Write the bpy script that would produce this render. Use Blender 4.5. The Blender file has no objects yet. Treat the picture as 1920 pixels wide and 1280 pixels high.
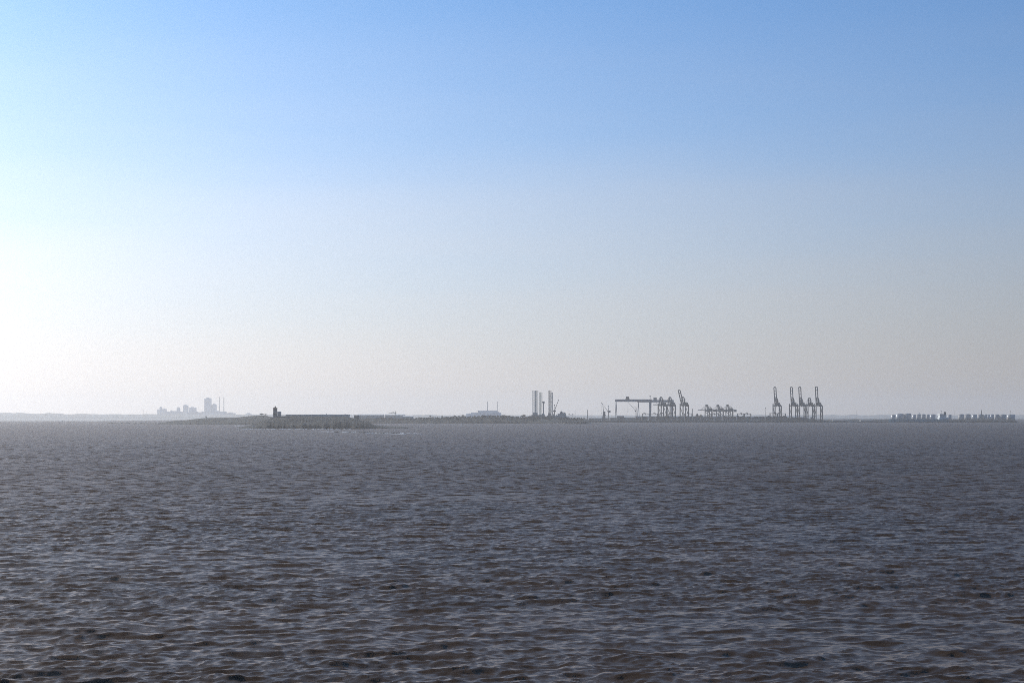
import bpy, bmesh, math, random
import numpy as np
from mathutils import Vector, Matrix, noise

# ------------------------------------------------------------------ camera
SC = bpy.context.scene
COL = SC.collection
R = math.radians
EYE = 25.0                      # height of the viewpoint above the sea
FPX, HX, HY = 3000.0, 960.0, 777.0   # focal length and horizon in photograph pixels

cam = bpy.data.cameras.new('camera')
cam_ob = bpy.data.objects.new('camera', cam)
COL.objects.link(cam_ob)
cam_ob.location = (0, 0, EYE)
cam_ob.rotation_euler = (math.pi / 2, 0, 0)
cam.sensor_width = 36
cam.lens = 36 * FPX / 1920
cam.shift_y = 137 / 1920
cam.clip_start = 1.0
cam.clip_end = 200000
SC.camera = cam_ob

# ------------------------------------------------------------------ sky, sun, exposure
SUN_EL, SUN_AZ = 27.0, -47.0
world = bpy.data.worlds.new('World')
SC.world = world
world.use_nodes = True
wt = world.node_tree
bg = wt.nodes['Background']
sky = wt.nodes.new('ShaderNodeTexSky')
sky.sky_type = 'NISHITA'
sky.sun_disc = False
sky.sun_elevation = R(SUN_EL)
sky.sun_rotation = R(SUN_AZ)
sky.altitude = 0
sky.air_density = 0.9
sky.dust_density = 0.8
sky.ozone_density = 10.0
bg.inputs[1].default_value = 0.12


def wmath(op, *args):
    n = wt.nodes.new('ShaderNodeMath')
    n.operation = op
    for i, a_ in enumerate(args):
        if isinstance(a_, (int, float)):
            n.inputs[i].default_value = a_
        else:
            wt.links.new(a_, n.inputs[i])
    return n.outputs[0]


# the dusty layer low over the bay, thicker than the clear sky model has it: it hides the blue
# towards the horizon all round and scatters forward, so it is brightest on the sun's side
sd = Vector((math.sin(R(SUN_AZ)) * math.cos(R(SUN_EL)), math.cos(R(SUN_AZ)) * math.cos(R(SUN_EL)), math.sin(R(SUN_EL))))
wg = wt.nodes.new('ShaderNodeTexCoord')
dirv = wt.nodes.new('ShaderNodeVectorMath')
dirv.operation = 'NORMALIZE'
wt.links.new(wg.outputs['Generated'], dirv.inputs[0])
sep = wt.nodes.new('ShaderNodeSeparateXYZ')
wt.links.new(dirv.outputs[0], sep.inputs[0])
# faint uneven streaks in the layer
smap = wt.nodes.new('ShaderNodeMapping')
smap.inputs['Scale'].default_value = (1.6, 1.6, 17.0)
smap.inputs['Rotation'].default_value = (0, R(-6), 0)
wt.links.new(dirv.outputs[0], smap.inputs['Vector'])
sno = wt.nodes.new('ShaderNodeTexNoise')
sno.inputs['Scale'].default_value = 1.0
sno.inputs['Detail'].default_value = 3
wt.links.new(smap.outputs[0], sno.inputs['Vector'])
streak = wmath('MULTIPLY_ADD', wmath('SUBTRACT', sno.outputs['Fac'], 0.5), 0.065, sep.outputs['Z'])
up = wmath('MAXIMUM', streak, 0.0)
tau = wmath('MULTIPLY', wmath('EXPONENT', wmath('DIVIDE', up, -0.074)), 4.1)
layer = wmath('SUBTRACT', 1.0, wmath('EXPONENT', wmath('MULTIPLY', tau, -1.0)))
dot = wt.nodes.new('ShaderNodeVectorMath')
dot.operation = 'DOT_PRODUCT'
dot.inputs[1].default_value = sd
wt.links.new(dirv.outputs[0], dot.inputs[0])
lobe = wmath('POWER', wmath('SUBTRACT', 1.2209, wmath('MULTIPLY', dot.outputs['Value'], 0.94)), -1.5)
hcol = wt.nodes.new('ShaderNodeVectorMath')
hcol.operation = 'SCALE'
hcol.inputs[0].default_value = (0.366 / 0.12, 0.347 / 0.12, 0.343 / 0.12)
wt.links.new(lobe, hcol.inputs['Scale'])
mixs = wt.nodes.new('ShaderNodeMix')
mixs.data_type = 'RGBA'
wt.links.new(layer, mixs.inputs[0])
tint = wt.nodes.new('ShaderNodeVectorMath')
tint.operation = 'MULTIPLY'
tint.inputs[1].default_value = (0.75, 1.055, 1.06)
wt.links.new(sky.outputs[0], tint.inputs[0])
# aureole of the sun in the dusty air
aur = wmath('POWER', wmath('SUBTRACT', 1.64, wmath('MULTIPLY', dot.outputs['Value'], 1.6)), -1.5)
acol = wt.nodes.new('ShaderNodeVectorMath')
acol.operation = 'SCALE'
acol.inputs[0].default_value = (0.0110 / 0.12, 0.0135 / 0.12, 0.0145 / 0.12)
wt.links.new(aur, acol.inputs['Scale'])
asum = wt.nodes.new('ShaderNodeVectorMath')
asum.operation = 'ADD'
wt.links.new(tint.outputs[0], asum.inputs[0])
wt.links.new(acol.outputs[0], asum.inputs[1])
wt.links.new(asum.outputs[0], mixs.inputs[6])
wt.links.new(hcol.outputs[0], mixs.inputs[7])
wt.links.new(mixs.outputs[2], bg.inputs[0])

sun = bpy.data.lights.new('sun', 'SUN')
sun.energy = 4.0
sun.angle = R(0.5)
sun.color = (1.0, 0.95, 0.87)
sun_ob = bpy.data.objects.new('sun', sun)
COL.objects.link(sun_ob)
sun_ob.rotation_euler = (-sd).to_track_quat('-Z', 'Y').to_euler()
sun_ob.location = (-2000, 2000, 1500)

SC.view_settings.view_transform = 'Standard'
SC.view_settings.look = 'None'
SC.view_settings.exposure = 0
SC.view_settings.gamma = 1
SC.view_settings.use_curve_mapping = False
SC.render.engine = 'CYCLES'
SC.cycles.use_denoising = False
SC.cycles.filter_width = 0.9
SC.cycles.volume_bounces = 0
SC.cycles.max_bounces = 5
SC.cycles.diffuse_bounces = 2
SC.cycles.glossy_bounces = 2
SC.cycles.sample_clamp_indirect = 4

# ------------------------------------------------------------------ materials
MATS = {}


def mat(name, col, rough=0.7, spec=0.4, var=0.0, scale=0.05, metal=0.0, col2=None):
    """plain painted, rendered or earthen surface with an uneven colour"""
    if name in MATS:
        return MATS[name]
    m = bpy.data.materials.new(name)
    m.use_nodes = True
    t = m.node_tree
    b = t.nodes['Principled BSDF']
    b.inputs['Roughness'].default_value = rough
    b.inputs['Specular IOR Level'].default_value = spec
    b.inputs['Metallic'].default_value = metal
    if var > 0 or col2:
        tc = t.nodes.new('ShaderNodeTexCoord')
        n = t.nodes.new('ShaderNodeTexNoise')
        n.inputs['Scale'].default_value = scale
        n.inputs['Detail'].default_value = 6
        n.inputs['Roughness'].default_value = 0.65
        t.links.new(tc.outputs['Object'], n.inputs['Vector'])
        rp = t.nodes.new('ShaderNodeValToRGB')
        rp.color_ramp.elements[0].position = 0.36
        rp.color_ramp.elements[1].position = 0.64
        lo = [c * (1 - var) for c in col]
        hi = list(col2) if col2 else [min(1, c * (1 + var)) for c in col]
        rp.color_ramp.elements[0].color = (*lo, 1)
        rp.color_ramp.elements[1].color = (*hi, 1)
        t.links.new(n.outputs['Fac'], rp.inputs['Fac'])
        t.links.new(rp.outputs['Color'], b.inputs['Base Color'])
    else:
        b.inputs['Base Color'].default_value = (*col, 1)
    MATS[name] = m
    return m


# ------------------------------------------------------------------ sea
def fft_tile(L, N, lo, hi, seed, wind, peak, amp, spread):
    """one periodic wave tile: displacement x, y, z and crest folding"""
    rng = np.random.default_rng(seed)
    k1 = np.fft.fftfreq(N, d=L / N) * 2 * np.pi
    kx, ky = np.meshgrid(k1, k1)
    k = np.hypot(kx, ky)
    k[0, 0] = 1e-6
    lam = 2 * np.pi / k
    kp = 2 * np.pi / peak
    S = np.exp(-1.1 * (kp / k) ** 2) / k ** 4
    ang = np.arctan2(ky, kx) - wind
    Dd = np.clip(np.cos(ang), 0, 1) ** spread + 0.10
    S = S * Dd
    S[(lam < lo) | (lam > hi)] = 0
    h = np.sqrt(S) * (rng.normal(size=(N, N)) + 1j * rng.normal(size=(N, N)))
    h *= np.fft.ifftshift(np.ones((N, N)))
    z = np.real(np.fft.ifft2(h))
    sc_ = 1.0 / (z.std() + 1e-12)
    h = h * sc_ * amp
    z = np.real(np.fft.ifft2(h))
    dx = np.real(np.fft.ifft2(1j * kx / k * h))
    dy = np.real(np.fft.ifft2(1j * ky / k * h))
    jxx = np.real(np.fft.ifft2(-kx * kx / k * h))
    jyy = np.real(np.fft.ifft2(-ky * ky / k * h))
    return L, N, np.stack([dx, dy, z, jxx + jyy], -1)


def sample(tile, x, y):
    L, N, a = tile
    u = (x / L) % 1.0 * N
    v = (y / L) % 1.0 * N
    i = np.floor(u).astype(np.int64)
    j = np.floor(v).astype(np.int64)
    fu = (u - i)[..., None]
    fv = (v - j)[..., None]
    i %= N
    j %= N
    i2 = (i + 1) % N
    j2 = (j + 1) % N
    return ((a[j, i] * (1 - fu) + a[j, i2] * fu) * (1 - fv) + (a[j2, i] * (1 - fu) + a[j2, i2] * fu) * fv)


def build_sea():
    wind = R(-67)
    tiles = [fft_tile(617.0, 1024, 3.6, 60.0, 3, wind, 9.0, 0.172, 6.0),
             fft_tile(149.0, 512, 0.9, 3.6, 5, wind + 0.2, 2.0, 0.076, 4.0),
             fft_tile(31.0, 512, 0.25, 0.9, 8, wind - 0.2, 0.8, 0.014, 2.0)]
    gust = fft_tile(1373.0, 256, 70.0, 500.0, 12, wind, 150.0, 1.0, 0.5)
    lens_ = [5.2, 1.5, 0.45]
    chop = [0.6, 0.65, 0.6]
    th = [np.linspace(-R(22.5), R(22.5), 570)]
    ex = R(22.5) + (np.linspace(0, 1, 60) ** 1.6) * (math.pi - R(22.5))
    theta = np.concatenate([-ex[::-1][:-1], th[0], ex[1:]])
    rr = [1.0, 8, 20, 40, 60, 75, 88, 97, 103]
    while rr[-1] < 17600:
        r = rr[-1]
        rr.append(r + (max(0.36, 0.36 * r / 150.0) if r < 1500 else 3.6 * (r / 1500.0) ** 1.8))
    rr = np.array(rr)
    T, Rr = np.meshgrid(theta, rr)
    X = Rr * np.sin(T)
    Y = Rr * np.cos(T)
    dth = np.gradient(theta)[None, :] * Rr
    dr = np.gradient(rr)[:, None] * np.ones_like(T)
    # the deeper water off the headland is calmer in places: slow patches of wind
    out = np.zeros(X.shape + (3,))
    fold = np.zeros_like(X)
    lost = np.zeros_like(X)
    # gusts and slicks: the chop is livelier in some patches than in others
    gs = sample(gust, X * 0.6, Y)[..., 2]
    for q_, (tl, ln, ch) in enumerate(zip(tiles, lens_, chop)):
        fs_ = (1.25, 1.35, 1.2)[q_]
        s = sample(tl, X * 0.66 * fs_, Y * fs_) * np.clip(1.0 + (0.12, 0.24, 0.30)[q_] * gs, 0.35, (1.15, 1.5, 1.7)[q_])[..., None]
        if q_ < 2:   # the steepest crests have already spilled
            sp = np.percentile(np.abs(s[:900, 80:560, 3]), 90)
            s = s / (1.0 + (np.clip(np.abs(s[..., 3]) / sp - 1.0, 0, None) * 0.75)[..., None])
        side = np.clip(1.5 - dth / (0.6 * ln), 0, 1)
        far = np.clip(1.6 - dr / (1.15 * ln), 0.0, 1)
        f = side * far
        gz = np.gradient(tl[2][..., 2], tl[0] / tl[1] / fs_)
        lost += (gz[0].var() + gz[1].var()) * (1 - f ** 2)
        out[..., 0] += s[..., 0] * ch * f
        out[..., 1] += s[..., 1] * ch * f
        out[..., 2] += s[..., 2] * f
        fold += s[..., 3] * ch * f
    V = np.stack([X + out[..., 0], Y + out[..., 1], out[..., 2]], -1).reshape(-1, 3)
    nr, nt = X.shape
    idx = np.arange(nr * nt).reshape(nr, nt)
    q = np.stack([idx[:-1, :-1], idx[:-1, 1:], idx[1:, 1:], idx[1:, :-1]], -1).reshape(-1, 4)
    me = bpy.data.meshes.new('sea')
    me.vertices.add(len(V))
    me.vertices.foreach_set('co', V.astype(np.float32).ravel())
    me.loops.add(q.size)
    me.loops.foreach_set('vertex_index', q.astype(np.int32).ravel())
    me.polygons.add(len(q))
    me.polygons.foreach_set('loop_start', np.arange(0, q.size, 4, dtype=np.int32))
    me.polygons.foreach_set('use_smooth', np.ones(len(q), dtype=bool))
    at = me.attributes.new('fold', 'FLOAT', 'POINT')
    thr = np.percentile(-fold[:900, 80:560], 99.9)
    at.data.foreach_set('value', (-fold / thr).astype(np.float32).ravel())
    at = me.attributes.new('lost', 'FLOAT', 'POINT')
    at.data.foreach_set('value', np.sqrt(lost).astype(np.float32).ravel())
    me.update()
    print('SEA lost max', np.sqrt(lost.max()))
    print('SEA', len(V), 'fold pct', np.percentile(fold[:600, 60:600], [0.1, 1, 50, 99, 99.9]), 'std z', V[:, 2].std())
    return me


def sea_material():
    m = bpy.data.materials.new('muddy_sea_water')
    m.use_nodes = True
    t = m.node_tree
    N, Lk = t.nodes, t.links
    N.remove(N['Principled BSDF'])
    b = N.new('ShaderNodeBsdfDiffuse')
    gl = N.new('ShaderNodeBsdfPrincipled')
    # reflectance of silty water: 2 % head on, rising to a slightly brownish mirror at grazing angles
    gl.inputs['Metallic'].default_value = 1.0
    gl.inputs['Base Color'].default_value = (0.036, 0.026, 0.022, 1)
    gl.inputs['Specular Tint'].default_value = (1.0, 0.84, 0.755, 1)
    # slopes of waves finer than the mesh become roughness
    al = N.new('ShaderNodeAttribute')
    al.attribute_name = 'lost'
    ro = N.new('ShaderNodeMath'); ro.operation = 'MULTIPLY_ADD'
    ro.inputs[1].default_value = 0.36
    ro.inputs[2].default_value = 0.008
    ro2 = N.new('ShaderNodeMath'); ro2.operation = 'SQRT'
    Lk.new(al.outputs['Fac'], ro.inputs[0])
    Lk.new(ro.outputs[0], ro2.inputs[0])
    Lk.new(ro2.outputs[0], gl.inputs['Roughness'])
    geo = N.new('ShaderNodeNewGeometry')
    # silt: slow brown patches
    n0 = N.new('ShaderNodeTexNoise')
    n0.inputs['Scale'].default_value = 0.02
    n0.inputs['Detail'].default_value = 4
    Lk.new(geo.outputs['Position'], n0.inputs['Vector'])
    cr = N.new('ShaderNodeValToRGB')
    cr.color_ramp.elements[0].position = 0.35
    cr.color_ramp.elements[0].color = (0.036, 0.0215, 0.011, 1)
    cr.color_ramp.elements[1].position = 0.65
    cr.color_ramp.elements[1].color = (0.050, 0.030, 0.016, 1)
    Lk.new(n0.outputs['Fac'], cr.inputs['Fac'])
    # foam where crests fold
    at = N.new('ShaderNodeAttribute')
    at.attribute_name = 'fold'
    nf = N.new('ShaderNodeTexNoise')
    nf.inputs['Scale'].default_value = 1.7
    nf.inputs['Detail'].default_value = 5
    Lk.new(geo.outputs['Position'], nf.inputs['Vector'])
    ma = N.new('ShaderNodeMath'); ma.operation = 'MULTIPLY_ADD'
    ma.inputs[1].default_value = 0.8
    Lk.new(nf.outputs['Fac'], ma.inputs[0])
    neg = N.new('ShaderNodeMath'); neg.operation = 'MULTIPLY'
    neg.inputs[1].default_value = 1.0
    Lk.new(at.outputs['Fac'], neg.inputs[0])
    Lk.new(neg.outputs[0], ma.inputs[2])
    mr = N.new('ShaderNodeMapRange')
    mr.inputs['From Min'].default_value = 1.42
    mr.inputs['From Max'].default_value = 1.62
    Lk.new(ma.outputs[0], mr.inputs['Value'])
    mx = N.new('ShaderNodeMix'); mx.data_type = 'RGBA'
    Lk.new(mr.outputs[0], mx.inputs[0])
    Lk.new(cr.outputs['Color'], mx.inputs[6])
    mx.inputs[7].default_value = (0.55, 0.55, 0.55, 1)
    Lk.new(mx.outputs[2], b.inputs['Color'])
    # ripples too small for the mesh: slopes straight from noise
    acc = None
    for scl, k in ((3.4, 0.12), (0.9, 0.08)):
        nn = N.new('ShaderNodeTexNoise')
        nn.inputs['Scale'].default_value = scl
        nn.inputs['Detail'].default_value = 3
        Lk.new(geo.outputs['Position'], nn.inputs['Vector'])
        s1 = N.new('ShaderNodeVectorMath'); s1.operation = 'SUBTRACT'
        s1.inputs[1].default_value = (0.5, 0.5, 0.5)
        Lk.new(nn.outputs['Color'], s1.inputs[0])
        s2 = N.new('ShaderNodeVectorMath'); s2.operation = 'MULTIPLY'
        s2.inputs[1].default_value = (k, k, 0)
        Lk.new(s1.outputs[0], s2.inputs[0])
        if acc is None:
            acc = s2
        else:
            ad = N.new('ShaderNodeVectorMath'); ad.operation = 'ADD'
            Lk.new(acc.outputs[0], ad.inputs[0])
            Lk.new(s2.outputs[0], ad.inputs[1])
            acc = ad
    # wavelets between mesh and ripple size, long across the wind, only where the mesh is too coarse for them
    mp = N.new('ShaderNodeMapping')
    mp.inputs['Rotation'].default_value = (0, 0, R(-32))
    mp.inputs['Scale'].default_value = (0.16, 0.42, 0.1)
    Lk.new(geo.outputs['Position'], mp.inputs['Vector'])
    nn = N.new('ShaderNodeTexNoise')
    nn.inputs['Scale'].default_value = 1.0
    nn.inputs['Detail'].default_value = 4
    nn.inputs['Roughness'].default_value = 0.6
    Lk.new(mp.outputs[0], nn.inputs['Vector'])
    ctr = N.new('ShaderNodeMath'); ctr.operation = 'SUBTRACT'
    ctr.inputs[1].default_value = 0.5
    Lk.new(nn.outputs['Fac'], ctr.inputs[0])
    amp_ = N.new('ShaderNodeMath'); amp_.operation = 'MULTIPLY'
    Lk.new(ctr.outputs[0], amp_.inputs[0])
    Lk.new(al.outputs['Fac'], amp_.inputs[1])
    wv = N.new('ShaderNodeVectorMath'); wv.operation = 'SCALE'
    wv.inputs[0].default_value = (10.0 * 0.39, -10.0 * 0.92, 0)
    Lk.new(amp_.outputs[0], wv.inputs['Scale'])
    ad2 = N.new('ShaderNodeVectorMath'); ad2.operation = 'ADD'
    Lk.new(acc.outputs[0], ad2.inputs[0])
    Lk.new(wv.outputs[0], ad2.inputs[1])
    acc = ad2
    an = N.new('ShaderNodeVectorMath'); an.operation = 'ADD'
    Lk.new(geo.outputs['Normal'], an.inputs[0])
    Lk.new(acc.outputs[0], an.inputs[1])
    nz = N.new('ShaderNodeVectorMath'); nz.operation = 'NORMALIZE'
    Lk.new(an.outputs[0], nz.inputs[0])
    # light that has wandered through silty water leaves it evenly: the body ignores the small slopes
    upn = N.new('ShaderNodeCombineXYZ')
    upn.inputs[2].default_value = 1.0
    Lk.new(upn.outputs[0], b.inputs['Normal'])
    Lk.new(nz.outputs[0], gl.inputs['Normal'])
    ad = N.new('ShaderNodeAddShader')
    Lk.new(b.outputs[0], ad.inputs[0])
    Lk.new(gl.outputs[0], ad.inputs[1])
    Lk.new(ad.outputs[0], N['Material Output'].inputs['Surface'])
    return m


sea = bpy.data.objects.new('water', build_sea())
sea.data.materials.append(sea_material())
sea['kind'] = 'structure'
sea['label'] = 'choppy grey brown sea filling the lower half of the view'
COL.objects.link(sea)

# ------------------------------------------------------------------ helpers
def WX(px, d):
    return (px - HX) / FPX * d


def WZ(py, d):
    return EYE - (py - HY) / FPX * d


class MB:
    """collects simple solids into one mesh"""

    def __init__(self):
        self.v, self.f, self.m = [], [], []

    def add(self, vs, fs, mi=0):
        o = len(self.v)
        self.v += [tuple(p) for p in vs]
        self.f += [tuple(i + o for i in f) for f in fs]
        self.m += [mi] * len(fs)
        return self

    def box(self, x0, x1, y0, y1, z0, z1, mi=0):
        vs = [(x0, y0, z0), (x1, y0, z0), (x1, y1, z0), (x0, y1, z0), (x0, y0, z1), (x1, y0, z1), (x1, y1, z1), (x0, y1, z1)]
        return self.add(vs, [(3, 2, 1, 0), (4, 5, 6, 7), (0, 1, 5, 4), (1, 2, 6, 5), (2, 3, 7, 6), (3, 0, 4, 7)], mi)

    def beam(self, p, q, w, h=None, w2=None, mi=0):
        """square beam from p to q, w wide at p and w2 at q"""
        p, q = Vector(p), Vector(q)
        h = h or w
        k = (w2 or w) / w
        d = (q - p).normalized()
        up = Vector((0, 0, 1)) if abs(d.z) < 0.95 else Vector((0, 1, 0))
        a = d.cross(up).normalized()
        b = a.cross(d).normalized()
        vs = []
        for c, s in ((p, 1), (q, k)):
            for i, j in ((-1, -1), (1, -1), (1, 1), (-1, 1)):
                vs.append(c + a * (i * w / 2 * s) + b * (j * h / 2 * s))
        return self.add(vs, [(0, 1, 2, 3), (7, 6, 5, 4), (1, 0, 4, 5), (2, 1, 5, 6), (3, 2, 6, 7), (0, 3, 7, 4)], mi)

    def tube(self, p, q, r, r2=None, n=8, mi=0):
        p, q = Vector(p), Vector(q)
        r2 = r if r2 is None else r2
        d = (q - p).normalized()
        up = Vector((0, 0, 1)) if abs(d.z) < 0.95 else Vector((0, 1, 0))
        a = d.cross(up).normalized()
        b = a.cross(d).normalized()
        vs = []
        for c, rr in ((p, r), (q, r2)):
            for i in range(n):
                t = 2 * math.pi * i / n
                vs.append(c + a * (math.cos(t) * rr) + b * (math.sin(t) * rr))
        fs = [(i, i + n, (i + 1) % n + n, (i + 1) % n) for i in range(n)]
        fs += [tuple(range(n)), tuple(range(2 * n - 1, n - 1, -1))]
        return self.add(vs, fs, mi)

    def poly(self, pts, w, mi=0):
        for p, q in zip(pts[:-1], pts[1:]):
            self.beam(p, q, w, mi=mi)
        return self

    def lathe(self, prof, n=20, x=0, y=0, mi=0):
        vs = []
        for r, z in prof:
            for i in range(n):
                t = 2 * math.pi * i / n
                vs.append((x + r * math.cos(t), y + r * math.sin(t), z))
        fs = []
        for k in range(len(prof) - 1):
            for i in range(n):
                j = (i + 1) % n
                fs.append((k * n + i, k * n + j, k * n + n + j, k * n + n + i))
        fs.append(tuple(range(n - 1, -1, -1)))
        fs.append(tuple((len(prof) - 1) * n + i for i in range(n)))
        return self.add(vs, fs, mi)

    def build(self, name, material, parent=None, smooth=False):
        me = bpy.data.meshes.new(name)
        me.from_pydata(self.v, [], self.f)
        for mm in (material if isinstance(material, (list, tuple)) else [material]):
            me.materials.append(mm)
        if any(self.m):
            me.polygons.foreach_set('material_index', self.m)
        if smooth:
            me.polygons.foreach_set('use_smooth', [True] * len(self.f))
        me.update()
        o = bpy.data.objects.new(name, me)
        COL.objects.link(o)
        if parent:
            o.parent = parent
        return o


def thing(name, label, cat, loc, rz=0.0, group=None):
    o = bpy.data.objects.new(name, None)
    o.empty_display_size = 2
    COL.objects.link(o)
    o.location = loc
    o.rotation_euler = (0, 0, rz)
    return tag(o, label, cat, group)


def tag(o, label=None, cat=None, group=None, kind=None):
    if label:
        o['label'] = label
    if cat:
        o['category'] = cat
    if group:
        o['group'] = group
    if kind:
        o['kind'] = kind
    return o


def part(root, name, material, fill, smooth=False):
    b = MB()
    fill(b)
    return b.build(name, material, root, smooth)


def interp(prof, x):
    xs = [p[0] for p in prof]
    ys = [p[1] for p in prof]
    return float(np.interp(x, xs, ys))


# colours of the things themselves
M_CRANE = mat('crane_blue_grey_paint', (0.016, 0.020, 0.034), 0.5, 0.4, 0.25, 0.08)
M_CRANE2 = mat('crane_grey_paint', (0.030, 0.040, 0.058), 0.5, 0.4, 0.2, 0.08)
M_GANTRY = mat('gantry_pale_blue_paint', (0.075, 0.115, 0.17), 0.5, 0.4, 0.15, 0.05)
M_DARK = mat('dark_steel', (0.025, 0.026, 0.030), 0.6, 0.4, 0.3, 0.1)
M_FACT = mat('pale_factory_concrete', (0.66, 0.67, 0.69), 0.85, 0.2, 0.08, 0.01)
M_WARM = mat('cream_lime_wash', (0.66, 0.56, 0.46), 0.85, 0.2, 0.10, 0.03)
M_TRACK = mat('worn_track_earth', (0.15, 0.13, 0.11), 0.95, 0.1, 0.2, 0.1)
M_RIG = mat('rig_grey_steel', (0.26, 0.30, 0.31), 0.55, 0.4, 0.25, 0.2)
M_RIGG = mat('rig_green_steel', (0.12, 0.24, 0.20), 0.55, 0.4, 0.25, 0.2)
M_PALE = mat('pale_grey_concrete', (0.33, 0.33, 0.32), 0.85, 0.2, 0.15, 0.03)
M_WHITE = mat('white_wash', (0.72, 0.71, 0.68), 0.7, 0.3, 0.08, 0.2)
M_PINK = mat('pinkish_plaster', (0.66, 0.52, 0.47), 0.8, 0.2, 0.1, 0.2)
M_RED = mat('faded_red_paint', (0.17, 0.045, 0.035), 0.6, 0.3, 0.25, 0.3)
M_ROOF = mat('weathered_sheet_roof', (0.34, 0.33, 0.31), 0.6, 0.3, 0.2, 0.05)
M_SHED = mat('grey_rendered_wall', (0.16, 0.165, 0.17), 0.85, 0.2, 0.25, 0.06)
M_QUAY = mat('stained_quay_concrete', (0.050, 0.055, 0.062), 0.9, 0.2, 0.35, 0.02)
M_TANK = mat('silver_tank_paint', (0.50, 0.475, 0.45), 0.20, 0.6, 0.06, 0.05)
M_TANK2 = mat('chalky_tank_paint', (0.46, 0.435, 0.41), 0.75, 0.3, 0.10, 0.05)
M_HULL = mat('blue_green_hull_paint', (0.04, 0.17, 0.21), 0.4, 0.5, 0.2, 0.03)
M_FOLI = mat('dusty_green_foliage', (0.010, 0.016, 0.017), 0.9, 0.1, 0.4, 0.08)
M_TRUNK = mat('bark', (0.09, 0.07, 0.05), 0.95, 0.1, 0.3, 0.5)
M_SCRUB = mat('dry_scrub', (0.012, 0.015, 0.015), 0.95, 0.1, 0.35, 0.05)
M_ROCK = mat('wet_black_rock', (0.018, 0.018, 0.020), 0.7, 0.4, 0.4, 0.05)
M_SAND = mat('pale_salt_mud', (0.42, 0.40, 0.37), 0.9, 0.2, 0.12, 0.001)
M_FOAM = mat('sea_foam', (0.75, 0.75, 0.74), 0.9, 0.1, 0.15, 0.3)
M_FARLAND = mat('far_dry_land', (0.30, 0.30, 0.29), 0.95, 0.1, 0.2, 0.002)
M_GLASS = mat('dark_window_glass', (0.03, 0.035, 0.04), 0.15, 0.5)
CONT = [mat('container_paint_' + n, c, 0.55, 0.35, 0.25, 0.15) for n, c in
        (('rust', (0.09, 0.035, 0.025)), ('blue', (0.02, 0.045, 0.11)), ('grey', (0.07, 0.085, 0.10)), ('green', (0.025, 0.065, 0.06)), ('navy', (0.02, 0.03, 0.06)))]


def headland_material():
    """dry grass and scrub above, bare dark rock where it is steep"""
    m = bpy.data.materials.new('headland_ground')
    m.use_nodes = True
    t = m.node_tree
    b = t.nodes['Principled BSDF']
    b.inputs['Roughness'].default_value = 0.95
    b.inputs['Specular IOR Level'].default_value = 0.15
    g = t.nodes.new('ShaderNodeNewGeometry')
    n1 = t.nodes.new('ShaderNodeTexNoise')
    n1.inputs['Scale'].default_value = 0.035
    n1.inputs['Detail'].default_value = 8
    n1.inputs['Roughness'].default_value = 0.7
    t.links.new(g.outputs['Position'], n1.inputs['Vector'])
    r1 = t.nodes.new('ShaderNodeValToRGB')
    e = r1.color_ramp.elements
    e[0].position, e[0].color = 0.36, (0.007, 0.010, 0.012, 1)
    e[1].position, e[1].color = 0.66, (0.030, 0.029, 0.028, 1)
    k = e.new(0.5)
    k.color = (0.014, 0.016, 0.017, 1)
    t.links.new(n1.outputs['Fac'], r1.inputs['Fac'])
    r2 = t.nodes.new('ShaderNodeValToRGB')
    e = r2.color_ramp.elements
    e[0].position, e[0].color = 0.40, (0.006, 0.007, 0.009, 1)
    e[1].position, e[1].color = 0.68, (0.026, 0.025, 0.026, 1)
    t.links.new(n1.outputs['Fac'], r2.inputs['Fac'])
    sp = t.nodes.new('ShaderNodeSeparateXYZ')
    t.links.new(g.outputs['Normal'], sp.inputs[0])
    mr = t.nodes.new('ShaderNodeMapRange')
    mr.inputs['From Min'].default_value = 0.90
    mr.inputs['From Max'].default_value = 0.975
    t.links.new(sp.outputs['Z'], mr.inputs['Value'])
    mx = t.nodes.new('ShaderNodeMix')
    mx.data_type = 'RGBA'
    t.links.new(mr.outputs[0], mx.inputs[0])
    t.links.new(r2.outputs['Color'], mx.inputs[6])
    t.links.new(r1.outputs['Color'], mx.inputs[7])
    t.links.new(mx.outputs[2], b.inputs['Base Color'])
    return m


M_HEAD = headland_material()


def fbm(x, y, s, seed=0.0):
    return noise.fractal(Vector((x * s + seed, y * s - seed, seed * 0.7)), 1.0, 2.1, 5)


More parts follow.
